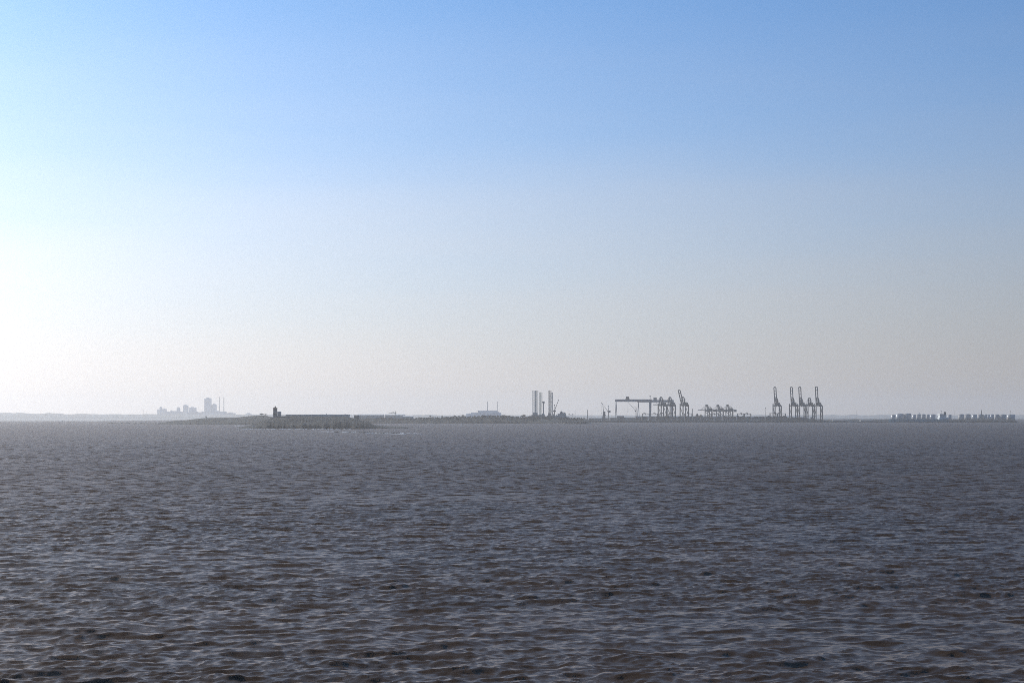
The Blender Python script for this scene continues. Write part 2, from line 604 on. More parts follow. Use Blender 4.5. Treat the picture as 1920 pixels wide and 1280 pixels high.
def ridge_land(name, label, px0, px1, prof, ridge_d, shore, back, material, nx=160, ny=26, rough=1.2, seed=1.0, steep=0.5, back_z=3.0):
    """land whose crest follows prof (photo px, py at distance ridge_d) and whose sea edge follows shore (px, distance)"""
    vs, fs = [], []
    for i in range(nx + 1):
        px = px0 + (px1 - px0) * i / nx
        zr = max(WZ(interp(prof, px), ridge_d), 0.2)
        sh = interp(shore, px) + 26 * fbm(px * 3.0, 0, 0.02, seed)
        for j in range(ny + 1):
            s = j / ny
            if s < 0.62:
                u = s / 0.62
                y = sh + (ridge_d - sh) * u
                z = -1.2 + (zr + 1.2) * u ** steep
                wgt = math.sin(math.pi * min(1, u * 0.9 + 0.05))
            else:
                u = (s - 0.62) / 0.38
                y = ridge_d + (back - ridge_d) * u
                z = zr + (min(back_z, zr) - zr) * (u * u * (3 - 2 * u))
                wgt = 0.4 * (1 - u)
            x = WX(px, y)
            z += rough * wgt * fbm(x, y, 0.018, seed) * min(1.0, zr / 8.0) * 2.0
            if j == 0:
                z = -2.0
            vs.append((x, y, z))
    n1 = ny + 1
    for i in range(nx):
        for j in range(ny):
            fs.append((i * n1 + j, (i + 1) * n1 + j, (i + 1) * n1 + j + 1, i * n1 + j + 1))
    b = MB()
    b.add(vs, fs)
    o = b.build(name, material, smooth=True)
    tag(o, label, kind='structure')
    return o, vs, (nx, ny, px0, px1)


def ground_at(land, px, s):
    """a point on a ridge_land surface: photo column px, s = 0 sea edge .. 0.62 crest .. 1 back"""
    o, vs, (nx, ny, px0, px1) = land
    i = min(nx - 1, max(0, (px - px0) / (px1 - px0) * nx))
    j = min(ny - 1e-3, max(0, s * ny))
    i0, j0 = int(i), int(j)
    n1 = ny + 1
    p = [Vector(vs[(i0 + a) * n1 + j0 + c]) for a, c in ((0, 0), (1, 0), (0, 1), (1, 1))]
    fi, fj = i - i0, j - j0
    return (p[0] * (1 - fi) + p[1] * fi) * (1 - fj) + (p[2] * (1 - fi) + p[3] * fi) * fj


# ------------------------------------------------------------------ land
# the low far shore across the whole view
rng = random.Random(11)


def far_shore():
    vs, fs = [], []
    n = 420
    rows = [(9200, -1.0), (9400, 2.0), (10600, 6.0), (12400, None), (14200, 20.0), (15600, 4.0), (15800, -1.0)]
    prof = [(-700, 774.5), (0, 774.0), (20, 773.6), (60, 775.0), (130, 775.2), (200, 776.0), (300, 776.3), (450, 776.4), (700, 777.6), (900, 778.2),
            (1150, 778.6), (1350, 778.0), (1540, 777.6), (1570, 777.0), (1640, 777.6), (1720, 777.2), (1800, 777.8), (1920, 777.3), (2700, 777.0)]
    for i in range(n + 1):
        px = -700 + 3320 * i / n
        for d, z in rows:
            dd = d
            zz = z
            if z is None:
                zz = max(4, WZ(interp(prof, px), d) + 5.0 * fbm(px, 0, 0.045, 2.0) + 2.4 * fbm(px, 0, 0.4, 5.0))
            vs.append((WX(px, dd), dd, zz))
    k = len(rows)
    for i in range(n):
        for j in range(k - 1):
            fs.append((i * k + j, (i + 1) * k + j, (i + 1) * k + j + 1, i * k + j + 1))
    o = MB().add(vs, fs).build('far_shore', M_FARLAND, smooth=True)
    tag(o, 'low hazy land along the far side of the bay', kind='structure')


far_shore()


def mudflat():
    vs, fs = [], []
    n = 90
    for i in range(n + 1):
        px = -500 + 1000 * i / n
        edge = 6150 + 240 * fbm(px, 0, 0.012, 3.0) + max(0, (px - 190)) * 9
        for d, z in ((edge, -0.6), (edge + 60, 0.5), (9250, 1.4)):
            vs.append((WX(px, d), d, z))
    for i in range(n):
        for j in range(2):
            fs.append((i * 3 + j, (i + 1) * 3 + j, (i + 1) * 3 + j + 1, i * 3 + j + 1))
    o = MB().add(vs, fs).build('mudflat', M_SAND, smooth=True)
    tag(o, 'pale tidal mudflat below the far shore on the left', kind='structure')


mudflat()

# headland behind, with the wooded knoll
land_b = ridge_land('headland', 'low scrub headland stretching left behind the island', 300, 540,
                    [(300, 792), (316, 790.3), (325, 789.2), (335, 788.3), (350, 787.6), (360, 785.8), (375, 784.3), (390, 783.3), (410, 782.7), (440, 782.3),
                     (455, 781.2), (465, 780), (480, 779), (492, 778.2), (500, 779.3), (508, 781), (540, 784)],
                    4260, [(300, 4130), (330, 4080), (450, 4000), (540, 4000)], 4600, M_HEAD, rough=1.6, seed=3.3, steep=0.55)
# the nearer island with the lighthouse
land_a = ridge_land('island', 'dark rocky island with dry grass top in front of the port', 448, 766,
                    [(448, 803), (456, 801.5), (465, 799), (475, 795.5), (482, 791.5), (490, 788.5), (500, 785.5), (508, 782.8), (516, 781), (525, 780.6),
                     (536, 780.2), (560, 780.0), (600, 780.2), (640, 780.6), (655, 781.6), (665, 784), (675, 787), (685, 790), (695, 793.3), (703, 796.4),
                     (712, 799), (725, 800.6), (745, 801.6), (762, 802.6), (766, 803)],
                    2960, [(448, 2840), (480, 2790), (600, 2770), (680, 2790), (705, 2850), (766, 2900)], 3260, M_HEAD, nx=240, ny=34, rough=2.0, seed=7.7, steep=0.42)
# wooded shore in the middle
land_c = ridge_land('wooded_shore', 'low wooded shore running from the island to the dock', 610, 1104,
                    [(610, 787), (650, 786), (715, 785.5), (775, 786), (800, 784.5), (860, 782.8), (900, 781.5), (940, 781.3), (980, 783), (1020, 783.5), (1060, 784), (1101, 785), (1104, 787)],
                    4720, [(610, 4640), (1000, 4600), (1040, 4420), (1060, 4330), (1100, 4290), (1104, 4310)], 5050, M_HEAD, nx=220, rough=1.2, seed=5.1, steep=0.5)


def port_platform():
    """reclaimed quay: flat concrete apron with a vertical sea wall, plus the rock breakwater beyond it"""
    b = MB()
    pts = [(1090, 5190), (1140, 5160), (1210, 5165), (1440, 5165), (1548, 5170), (1556, 5200), (1664, 5210), (1905, 5230)]
    back = 6600
    n = len(pts)
    vs = []
    for px, d in pts:
        vs += [(WX(px, d), d, -2.0), (WX(px, d), d, 6.0 if px < 1552 else 3.2), (WX(px, d), back, 6.0 if px < 1552 else 3.2)]
    fs = []
    for i in range(n - 1):
        for j in range(2):
            fs.append((i * 3 + j, (i + 1) * 3 + j, (i + 1) * 3 + j + 1, i * 3 + j + 1))
    fs.append((0, 1, 2))
    b.add(vs, fs)
    o = b.build('quay_ground', M_QUAY)
    tag(o, 'grey concrete quay and yard under the port cranes', kind='structure')
    # fenders and coping along the sea wall
    for k in range(46):
        px = 1212 + k * 7.3
        if px > 1546:
            break
        d = interp(pts, px) - 0.7
        c = MB().box(-1.1, 1.1, -0.6, 0.6, 0.4, 5.4).build('fender', M_DARK, o)
        c.location = (WX(px, d), d, 0)


port_platform()


def bund():
    """low scrubby bank in front of the tank farm and along the shore left of it"""
    prof = [(1550, 788.2), (1562, 786.4), (1600, 785.6), (1640, 786.0), (1664, 785.8), (1700, 785.4), (1780, 785.6), (1820, 785.0), (1870, 785.4), (1900, 786.4), (1906, 789)]
    vs, fs = [], []
    n = 180
    for i in range(n + 1):
        px = 1550 + 356 * i / n
        zr = WZ(interp(prof, px), 5560) + 1.3 * fbm(px, 0, 0.25, 8.0)
        for d, z in ((5330, 2.6), (5420, 3.2 + (zr - 3.2) * 0.45), (5520, 3.2 + (zr - 3.2) * 0.9), (5560, zr), (5620, 3.4), (5640, 2.6)):
            vs.append((WX(px, d), d, max(2.6, z + (0.7 * fbm(px, d, 0.09, 4.0) if z > 3 else 0))))
    for i in range(n):
        for j in range(5):
            fs.append((i * 6 + j, (i + 1) * 6 + j, (i + 1) * 6 + j + 1, i * 6 + j + 1))
    o = MB().add(vs, fs).build('embankment', M_HEAD, smooth=True)
    tag(o, 'low dark scrubby bank in front of the tank farm', kind='structure')


bund()


def rock_pile(b, px, d, r, h, rg):
    """one rough boulder"""
    n = 6
    x, y = WX(px, d), d
    prof = [(r, -0.5), (r * 0.9, h * 0.5), (r * 0.45, h)]
    vs = []
    for rr, z in prof:
        for i in range(n):
            t = 2 * math.pi * i / n + rg.random()
            q = rr * (0.7 + 0.6 * rg.random())
            vs.append((x + q * math.cos(t), y + q * math.sin(t), z * (0.75 + 0.5 * rg.random())))
    fs = []
    for k in range(2):
        for i in range(n):
            j = (i + 1) % n
            fs.append((k * n + i, k * n + j, k * n + n + j, k * n + n + i))
    fs.append(tuple(2 * n + i for i in range(n)))
    b.add(vs, fs)


def breakwater():
    rg = random.Random(4)
    b = MB()
    for k in range(330):
        px = 1772 + 132 * rg.random()
        d = 5205 + 26 * rg.random()
        rock_pile(b, px, d, 3.0 + 2.5 * rg.random(), 3.6 + 2.2 * rg.random(), rg)
    o = b.build('breakwater_rocks', M_ROCK)
    tag(o, 'dark rock armour of the low breakwater at the far right', 'rocks', kind='stuff')
    b = MB()
    for k in range(240):
        px = 1046 + 56 * rg.random()
        d = interp([(1040, 4420), (1060, 4330), (1100, 4290)], px) + 4 + 16 * rg.random()
        rock_pile(b, px, d, 2.6 + 2.0 * rg.random(), 3.0 + 2.5 * rg.random(), rg)
    o = b.build('dock_rocks', M_ROCK)
    tag(o, 'dark rocks banked along the dock at the end of the wooded shore', 'rocks', kind='stuff')


breakwater()


def reef(name, label, segs, rg, rad=(1.6, 3.4), hh=(0.5, 1.1)):
    b = MB()
    for px0, d0, px1, d1, n in segs:
        for k in range(n):
            t = rg.random()
            px = px0 + (px1 - px0) * t
            d = d0 + (d1 - d0) * t + 14 * (rg.random() - 0.5)
            rock_pile(b, px, d, rg.uniform(*rad), rg.uniform(*hh), rg)
    o = b.build(name, M_ROCK)
    return tag(o, label, 'reef', kind='stuff')


rg = random.Random(21)
reef('reef', 'thin dark rock shelf trailing right from the tip of the island', [(695, 2960, 764, 2935, 150), (700, 2890, 727, 2880, 60)], rg, hh=(0.5, 1.3))
reef('reef', 'broken line of dark rocks awash in the surf off the island', [(628, 2270, 662, 2260, 60), (662, 2235, 742, 2140, 140), (712, 2140, 762, 2080, 60)], rg, rad=(1.0, 2.4), hh=(0.5, 1.0))
reef('reef', 'low dark spit running left from the headland into the bay', [(205, 4560, 318, 4200, 130), (392, 3960, 412, 3950, 30)], rg, rad=(2.5, 5.0), hh=(0.9, 2.0))
reef('reef', 'dark bar awash in front of the open water beside the dock', [(1101, 4360, 1141, 4360, 70)], rg, rad=(2.0, 4.0), hh=(0.7, 1.4))


def surf(segs, label, seed):
    rg_ = random.Random(seed)
    b = MB()
    for px0, d0, px1, d1, n in segs:
        for k in range(n):
            t = rg_.random()
            px = px0 + (px1 - px0) * t
            d = d0 + (d1 - d0) * t + 5 * (rg_.random() - 0.5)
            L = rg_.uniform(1.2, 4.5)
            w = rg_.uniform(0.5, 1.3)
            h = rg_.uniform(0.35, 0.85)
            x = WX(px, d)
            vs = []
            for i in range(8):
                a = 2 * math.pi * i / 8
                q = 0.7 + 0.6 * rg_.random()
                vs.append((x + L * math.cos(a) * q, d + w * math.sin(a) * q, 0.05))
            vs.append((x, d, h))
            b.add(vs, [(i, (i + 1) % 8, 8) for i in range(8)])
    o = b.build('surf', M_FOAM, smooth=True)
    tag(o, label, 'surf', kind='stuff')


surf([(598, 2330, 626, 2320, 60), (636, 2240, 700, 2200, 70), (690, 2120, 760, 2060, 60), (740, 2150, 790, 2080, 26)], 'white surf breaking over rocks in front of the island', 2)
surf([(455, 2790, 520, 2760, 26), (520, 2755, 660, 2755, 34), (440, 3450, 470, 3300, 20)], 'thin line of foam along the foot of the island', 3)
surf([(1101, 4375, 1128, 4375, 50)], 'white line of breakers beside the dock', 4)

# ------------------------------------------------------------------ vegetation
def leaf_blob(b, c, rx, rz, n, size, rg_, mi=0):
    """n small leaf clumps spread unevenly through an ellipsoid"""
    lob = [(rg_.uniform(-0.5, 0.5), rg_.uniform(-0.5, 0.5), rg_.uniform(-0.35, 0.6), rg_.uniform(0.45, 0.75)) for _ in range(5)]
    for _ in range(n):
        lx, ly, lz, lr = rg_.choice(lob)
        while True:
            u = Vector((rg_.uniform(-1, 1), rg_.uniform(-1, 1), rg_.uniform(-1, 1)))
            if 0.2 < u.length < 1:
                break
        p = Vector(((lx + u.x * lr) * rx, (ly + u.y * lr) * rx, (lz + u.z * lr) * rz)) + Vector(c)
        a = Vector((rg_.uniform(-1, 1), rg_.uniform(-1, 1), rg_.uniform(-1, 1))).normalized()
        e = a.orthogonal().normalized()
        f = a.cross(e)
        s = size * rg_.uniform(0.6, 1.3)
        b.add([p + e * s, p + f * s * 0.8, p - e * s * 0.9, p - f * s], [(0, 1, 2, 3)], mi)


def woodland():
    rg_ = random.Random(5)
    b = MB()
    prof = [(640, 784.5), (650, 783.5), (665, 784.5), (700, 784), (715, 782.5), (722, 782.8), (745, 784), (775, 784.2), (783, 782.4), (795, 782), (800, 782.4), (830, 781.2), (860, 780), (880, 780.2), (900, 779.6),
            (905, 778), (925, 778.3), (945, 777.8), (955, 779.3), (965, 781), (975, 781.5), (985, 781), (1000, 780), (1012, 781.2), (1030, 781), (1045, 782.5), (1070, 783), (1100, 784.2)]
    for k in range(620):
        px = 645 + 452 * rg_.random()
        s = rg_.uniform(0.12, 0.62)
        g = ground_at(land_c, px, s)
        top = WZ(interp(prof, px), 4720)
        hmax = max(3.0, (top - g.z))
        h = min(hmax * rg_.uniform(0.75, 1.05), rg_.uniform(6, 15))
        leaf_blob(b, (g.x, g.y, g.z + h * 0.55), h * 0.55, h * 0.5, 24, h * 0.13, rg_)
    # trees of the crest, up to the line the photograph shows
    for k in range(150):
        px = 648 + 450 * (k + rg_.random()) / 150
        g = ground_at(land_c, px, 0.62)
        top = WZ(interp(prof, px) + rg_.uniform(-0.6, 0.9), 4720)
        h = max(3.0, top - g.z)
        leaf_blob(b, (g.x, g.y, g.z + h * 0.5), min(h, 9) * rg_.uniform(0.45, 0.7), h * 0.5, 40, 1.3, rg_)
    o = b.build('wood', M_FOLI)
    tag(o, 'dense dusty green wood along the middle shore', 'wood', kind='stuff')
    b = MB()
    for k in range(140):
        if rg_.random() < 0.62:
            land, lo, hi = land_a, 474, 690
        else:
            land, lo, hi = land_b, 318, 508
        px = rg_.uniform(lo, hi)
        g = ground_at(land, px, rg_.uniform(0.2, 0.75))
        r = rg_.uniform(0.5, 1.3)
        leaf_blob(b, (g.x, g.y, g.z + r * 0.35), r, r * 0.65, 12, r * 0.34, rg_)
    o = b.build('scrub', M_SCRUB)
    tag(o, 'low dry scrub dotted over the island and headland', 'scrub', kind='stuff')


woodland()


def tree(land, px, s, top_py, d_ref, width_px, label, seed):
    rg_ = random.Random(seed)
    g = ground_at(land, px, s)
    h = max(5.0, WZ(top_py, g.y) - g.z)
    t = thing('tree', label, 'tree', (g.x, g.y, g.z - 0.2), 0, 'single trees standing above the woods')
    w = width_px / FPX * g.y / 2
    part(t, 'trunk', M_TRUNK, lambda b: [b.tube((0, 0, 0), (0.2, 0, h * 0.6), 0.45, 0.2, 7)] + [
        b.tube((0.1, 0, h * 0.4), (math.cos(a) * w * 0.6, math.sin(a) * w * 0.6, h * 0.72), 0.18, 0.08, 5) for a in (0.4, 2.3, 4.2)])
    part(t, 'crown', M_FOLI, lambda b: leaf_blob(b, (0, 0, h * 0.74), w, h * 0.28, 170, w * 0.20, rg_))


tree(land_c, 807, 0.62, 778.8, 0, 4, 'small round tree alone on the wooded skyline, leftmost of four', 1)
tree(land_c, 828.5, 0.62, 779.2, 0, 4, 'small tree on the wooded skyline, second of four from the left', 2)
tree(land_c, 852.5, 0.62, 778.2, 0, 5, 'small flat tree on the wooded skyline, third of four from the left', 3)
tree(land_c, 868, 0.62, 777.4, 0, 4, 'small dark tree on the wooded skyline just left of the pale power station', 4)
tree(land_c, 981.5, 0.62, 777.8, 0, 9, 'broad domed tree on the shore left of the drilling rig legs', 5)
tree(land_b, 491, 0.62, 776.8, 0, 8, 'bushy tree on the crest of the headland left of the lighthouse', 6)
tree(land_b, 498, 0.60, 777.9, 0, 6, 'low tree beside the bushy one on the crest near the lighthouse', 7)
tree(land_b, 387, 0.62, 782.0, 0, 4, 'tiny bush-like tree on the low headland crest below the factory towers', 8)

# ------------------------------------------------------------------ on the island
def lighthouse():
    d = 2935
    x, z0, z1 = WX(516, d), WZ(782.2, d), WZ(764.6, d)
    t = thing('lighthouse', 'squat dark banded lighthouse tower on the island crest', 'lighthouse', (x, d, z0))
    h = z1 - z0
    r = 3.85
    bands = [(0.0, 0.28, M_SHED), (0.28, 0.52, M_DARK), (0.52, 0.70, M_PALE), (0.70, 0.80, M_SHED), (0.80, 1.0, M_RED)]
    for k, (a, c, m) in enumerate(bands):
        rr = r * (1 + 0.05 * (1 - a))
        o = part(t, 'tower_band', m, lambda b: b.lathe([(rr, a * h), (r * (1 + 0.05 * (1 - c)), c * h)], 12))
    part(t, 'plinth', M_SHED, lambda b: b.lathe([(r * 1.35, -1.0), (r * 1.3, 0.9)], 12))
    part(t, 'gallery', M_DARK, lambda b: [b.lathe([(r * 1.14, h), (r * 1.14, h + 0.35)], 12)] + [
        b.beam((r * 1.08 * math.cos(q), r * 1.08 * math.sin(q), h + 0.35), (r * 1.08 * math.cos(q), r * 1.08 * math.sin(q), h + 1.3), 0.12) for q in np.arange(0, 6.28, 0.52)])
    l = part(t, 'lantern', M_GLASS, lambda b: b.lathe([(1.15, h + 0.35), (1.15, h + 2.3)], 10))
    part(l, 'lantern_dome', M_DARK, lambda b: b.lathe([(1.4, h + 2.3), (1.0, h + 2.9), (0.3, h + 3.4), (0.1, h + 4.1)], 10))
    for a, zz in ((-1.9, 0.36), (-1.3, 0.62), (-1.6, 0.86)):
        part(t, 'window', M_GLASS, lambda b: b.box(-0.45, 0.45, -0.08, 0.08, 0, 1.4)).location = (r * 1.02 * math.cos(a), r * 1.02 * math.sin(a) - 0.02, zz * h)
    part(t, 'door', M_DARK, lambda b: b.box(-0.7, 0.7, -0.1, 0.1, 0.9, 3.1)).location = (0.3, -r * 1.05, 0)


lighthouse()


def house(px0, px1, top, base, d, depth, wall, roofm, label, name='house', pitched=True, cat='house', group=None, wins=2):
    x0, x1 = WX(px0, d), WX(px1, d)
    z0, z1 = WZ(base, d), WZ(top, d)
    t = thing(name, label, cat, ((x0 + x1) / 2, d, z0), 0, group)
    w, h = (x1 - x0), z1 - z0
    wh = h * 0.72 if pitched else h - 0.4
    part(t, 'wall', wall, lambda b: b.box(-w / 2, w / 2, 0, depth, -1.5, wh))
    if pitched:
        def rf(b):
            o = 0.4
            vs = [(-w / 2 - o, -o, wh), (w / 2 + o, -o, wh), (w / 2 + o, depth + o, wh), (-w / 2 - o, depth + o, wh), (-w / 2 - o, depth / 2, h), (w / 2 + o, depth / 2, h)]
            b.add(vs, [(0, 1, 5, 4), (2, 3, 4, 5), (1, 2, 5), (3, 0, 4), (3, 2, 1, 0)])
        part(t, 'roof', roofm, rf)
    else:
        part(t, 'roof', roofm, lambda b: b.box(-w / 2 - 0.4, w / 2 + 0.4, -0.4, depth + 0.4, wh, h))
    for k in range(wins):
        cx = -w / 2 + w * (k + 0.5) / wins
        ww = min(1.2, w / wins * 0.5)
        part(t, 'window', M_GLASS, lambda b: b.box(cx - ww / 2, cx + ww / 2, -0.06, 0.1, wh * 0.4, wh * 0.75))
    return t


house(520.3, 526.3, 771.2, 781.6, 2942, 7, M_PINK, M_ROOF, "pinkish keeper's house standing right beside the lighthouse", pitched=True)


def long_shed():
    d = 3030
    x0, x1 = WX(536, d), WX(654.5, d)
    zb, zt = WZ(781.6, d), WZ(777.0, d)
    t = thing('long_shed', 'very long low grey shed with pale flat roof along the island crest', 'shed', (x0, d, zb))
    L, h = x1 - x0, zt - zb
    part(t, 'wall', M_WARM, lambda b: b.box(0, L, 0, 14, -1.5, h - 0.9))
    part(t, 'roof', M_WHITE, lambda b: b.box(-0.8, L + 0.8, -0.9, 15, h - 0.9, h))
    for k in range(30):
        px = 2.2 + (L - 4.4) * k / 29
        part(t, 'pilaster', M_WARM, lambda b: b.box(px - 0.3, px + 0.3, -0.35, 0.0, -1.0, h - 0.9))
    for k in range(1, 29, 3):
        px = 2.2 + (L - 4.4) * (k + 0.5) / 29
        part(t, 'opening', M_PALE, lambda b: b.box(px - 1.1, px + 1.1, -0.08, 0.2, 0.3, h - 1.7))
    for px in (611.5, 646.5):
        q = WX(px, d) - x0
        part(t, 'roof_vent', M_PALE, lambda b: [b.box(q - 0.6, q + 0.6, 4, 5.2, h, h + 1.6)])


long_shed()
house(615.5, 618.8, 779.4, 782.8, 2990, 4, M_WHITE, M_ROOF, 'tiny white hut on the grass below the long shed', 'hut', True, 'hut', wins=1)
house(646, 649.6, 779.8, 783.2, 2990, 4, M_WHITE, M_ROOF, 'tiny white hut near the right end of the long shed', 'hut', True, 'hut', wins=1)
house(664, 672, 777.8, 784.6, 3080, 8, M_SHED, M_ROOF, 'small grey building just past the right end of the long shed', 'building', False, 'building')
house(681.5, 684.6, 784.0, 786.9, 4665, 5, M_WHITE, M_ROOF, 'tiny white house at the water edge right of the island', 'house', True, 'house', wins=1)
house(813.6, 816.4, 782.6, 785.6, 4665, 5, M_WHITE, M_WHITE, 'tiny bright white house among the trees of the wooded shore', 'house', True, 'house', wins=1)
house(862.5, 869, 782.7, 785.2, 4690, 6, M_PALE, M_ROOF, 'small pale shed in the wood left of the power station', 'shed', True, 'shed', wins=2)


def outcrop(px, py, d, w, h, label, seed, m=M_SAND, name='rock_outcrop'):
    rg_ = random.Random(seed)
    t = thing(name, label, 'rock', (WX(px, d), d, WZ(py, d)))
    for k in range(9):
        b = MB()
        rock_pile(b, HX, 0, rg_.uniform(0.8, 2.0), rg_.uniform(0.8, 2.2) * h, rg_)
        o = b.build('boulder', m, t)
        o.location = (rg_.uniform(-w, w), rg_.uniform(-2, 2), 0)
    return t


gA = ground_at(land_a, 478, 0.3)
outcrop(478, 777 - (gA.z - EYE) * FPX / gA.y, gA.y, 5.5, 1.0, 'pale sandy boulders low on the left end of the island', 3)


def path_strip():
    """worn track climbing the island towards the lighthouse"""
    vs, fs = [], []
    pts = [(482, 0.50), (488, 0.52), (495, 0.55), (502, 0.575), (508, 0.60), (513, 0.615)]
    for px, s in pts:
        a = ground_at(land_a, px, s - 0.022)
        c = ground_at(land_a, px, s + 0.022)
        vs += [(a.x, a.y, a.z + 0.35), (c.x, c.y, c.z + 0.35)]
    for i in range(len(pts) - 1):
        fs.append((2 * i, 2 * i + 2, 2 * i + 3, 2 * i + 1))
    o = MB().add(vs, fs).build('path', M_TRACK)
    tag(o, 'pale worn track climbing the island towards the lighthouse', kind='structure')


path_strip()


def small_boat(px, d, z, L, rz, label, group=None, cabin=True):
    t = thing('boat', label, 'boat', (WX(px, d), d, z), rz, group)

    def hull(b):
        vs = []
        st = [(-0.5, 0.75, 0.0), (-0.2, 1.0, 0.0), (0.2, 0.9, 0.05), (0.42, 0.5, 0.2), (0.5, 0.02, 0.35)]
        B = L * 0.14
        for u, w, sh in st:
            for s_, zz in ((-w, 1.0), (-w * 0.6, 0), (w * 0.6, 0), (w, 1.0)):
                vs.append((u * L, s_ * B, (zz + (sh if zz else 0)) * L * 0.11 - L * 0.02))
        fs = []
        for i in range(4):
            for j in range(3):
                fs.append((i * 4 + j, i * 4 + j + 1, i * 4 + 4 + j + 1, i * 4 + 4 + j))
            fs.append((i * 4 + 3, i * 4, i * 4 + 4, i * 4 + 7))
        fs.append((0, 3, 2, 1))
        b.add(vs, fs)
    part(t, 'hull', M_WHITE, hull)
    if cabin:
        c = part(t, 'cabin', M_WHITE, lambda b: b.box(-L * 0.25, L * 0.08, -L * 0.08, L * 0.08, L * 0.095, L * 0.23))
        part(c, 'window', M_GLASS, lambda b: b.box(-L * 0.2, L * 0.03, -L * 0.084, -L * 0.078, L * 0.15, L * 0.2))
        part(t, 'mast', M_DARK, lambda b: b.tube((-L * 0.05, 0, L * 0.2), (-L * 0.05, 0, L * 0.42), L * 0.008, n=5))
    return t


gb = ground_at(land_a, 541, 0.34)
small_boat(541, gb.y, gb.z + 0.3, 5.0, R(-35), 'small white boat drawn up on the rocky slope below the lighthouse', cabin=False)
small_boat(1400.5, 5120, 0, 9, R(10), 'small white launch lying at the foot of the quay below the yard cranes')
small_boat(1595, 5170, 0, 12, R(0), 'small white boat in open water right of the tallest cranes')
small_boat(118, 5600, 0, 14, R(5), 'lone hazy boat far out on the left of the bay')

# ------------------------------------------------------------------ behind the wood
def warehouse(px0, px1, top, base, d, depth, label, bays=4):
    x0, x1 = WX(px0, d), WX(px1, d)
    z0, z1 = WZ(base, d), WZ(top, d)
    t = thing('warehouse', label, 'warehouse', (x0, d, z0))
    w, h = x1 - x0, z1 - z0
    part(t, 'wall', M_WARM, lambda b: b.box(0, w, 0, depth, -4, h * 0.8))

    def rf(b):
        vs = [(-0.5, -0.8, h * 0.8), (w + 0.5, -0.8, h * 0.8), (w + 0.5, depth, h * 0.8), (-0.5, depth, h * 0.8), (-0.5, depth / 2, h), (w + 0.5, depth / 2, h)]
        b.add(vs, [(0, 1, 5, 4), (2, 3, 4, 5), (1, 2, 5), (3, 0, 4), (3, 2, 1, 0)])
    part(t, 'roof', M_WHITE, rf)
    for k in range(bays):
        cx = w * (k + 0.5) / bays
        part(t, 'door', M_PALE, lambda b: b.box(cx - w / bays * 0.22, cx + w / bays * 0.22, -0.15, 0.1, -1, h * 0.55))


warehouse(671, 718.5, 776.2, 784, 5250, 40, 'long pale warehouse just behind the wood right of the island', 6)
warehouse(722, 758.5, 776.2, 784, 5350, 40, 'pale warehouse behind the green shipyard crane', 5)
warehouse(755, 774, 779.4, 785.5, 5100, 30, 'lower pale warehouse half hidden by trees, right of the green crane', 3)


def hammerhead():
    d = 4950
    t = thing('shipyard_crane', 'small dark green crane with horizontal jib above the middle wood', 'crane', (WX(741, d), d, WZ(787, d)))
    z = lambda py: WZ(py, d) - WZ(787, d)
    x = lambda px: WX(px, d) - WX(741, d)
    part(t, 'tower', M_RIGG, lambda b: [b.beam((s * 1.3, q * 1.3, 0), (s * 0.9, q * 0.9, z(774)), 0.7) for s in (-1, 1) for q in (-1, 1)] + [
        b.beam((-1.1, -1.1, zz), (1.1, 1.1, zz + 2), 0.3) for zz in np.arange(1, z(774), 3)])
    part(t, 'jib', M_RIGG, lambda b: [b.beam((x(728.5), 0, z(774.4)), (2.5, 0, z(774)), 1.3)])
    part(t, 'mast_head', M_RIGG, lambda b: [b.beam((0, 0, z(774)), (x(742.8), 0, z(770.3)), 1.6, w2=0.9)])
    part(t, 'tie_bar', M_RIGG, lambda b: [b.beam((x(742.5), 0, z(770.6)), (x(733), 0, z(773.6)), 0.7)])
    part(t, 'counterweight', M_DARK, lambda b: b.box(0.8, 3.6, -1.2, 1.2, z(775.4), z(773.8)))
    part(t, 'base', M_SHED, lambda b: b.box(-4, 4, -4, 4, -2, 3))


hammerhead()


def power_station():
    d = 9500
    z0 = 6.0
    t = thing('power_station', 'faint pale power station with two thin chimneys behind the wood', 'power station', (WX(914, d), d, z0))
    x = lambda px: WX(px, d) - WX(914, d)
    z = lambda py: WZ(py, d) - z0
    part(t, 'turbine_hall', M_FACT, lambda b: b.box(x(896), x(932), 0, 60, -6, z(769.6)))
    part(t, 'annexe', M_FACT, lambda b: b.box(x(883), x(896), 5, 50, -6, z(773.2)))
    part(t, 'annexe', M_FACT, lambda b: b.box(x(874), x(883), 8, 40, -6, z(775.2)))

    def bunker(b):
        a, c = x(932), x(940)
        vs = [(a, 5, -6), (c, 5, -6), (c, 50, -6), (a, 50, -6), (a, 5, z(770.6)), (c, 5, z(774.4)), (c, 50, z(774.4)), (a, 50, z(770.6))]
        b.add(vs, [(3, 2, 1, 0), (4, 5, 6, 7), (0, 1, 5, 4), (1, 2, 6, 5), (2, 3, 7, 6), (3, 0, 4, 7)])
    part(t, 'coal_bunker', M_FACT, bunker)
    for px in (914, 932.3):
        part(t, 'chimney', M_PALE, lambda b: b.tube((x(px), 30, 0), (x(px), 30, z(752.4)), 2.6, 1.7, 12), smooth=False)
    for k in range(5):
        cx = x(899 + k * 7)
        part(t, 'window', M_GLASS, lambda b: b.box(cx, cx + 10, -0.3, 0.2, z(776), z(774.4)))


power_station()

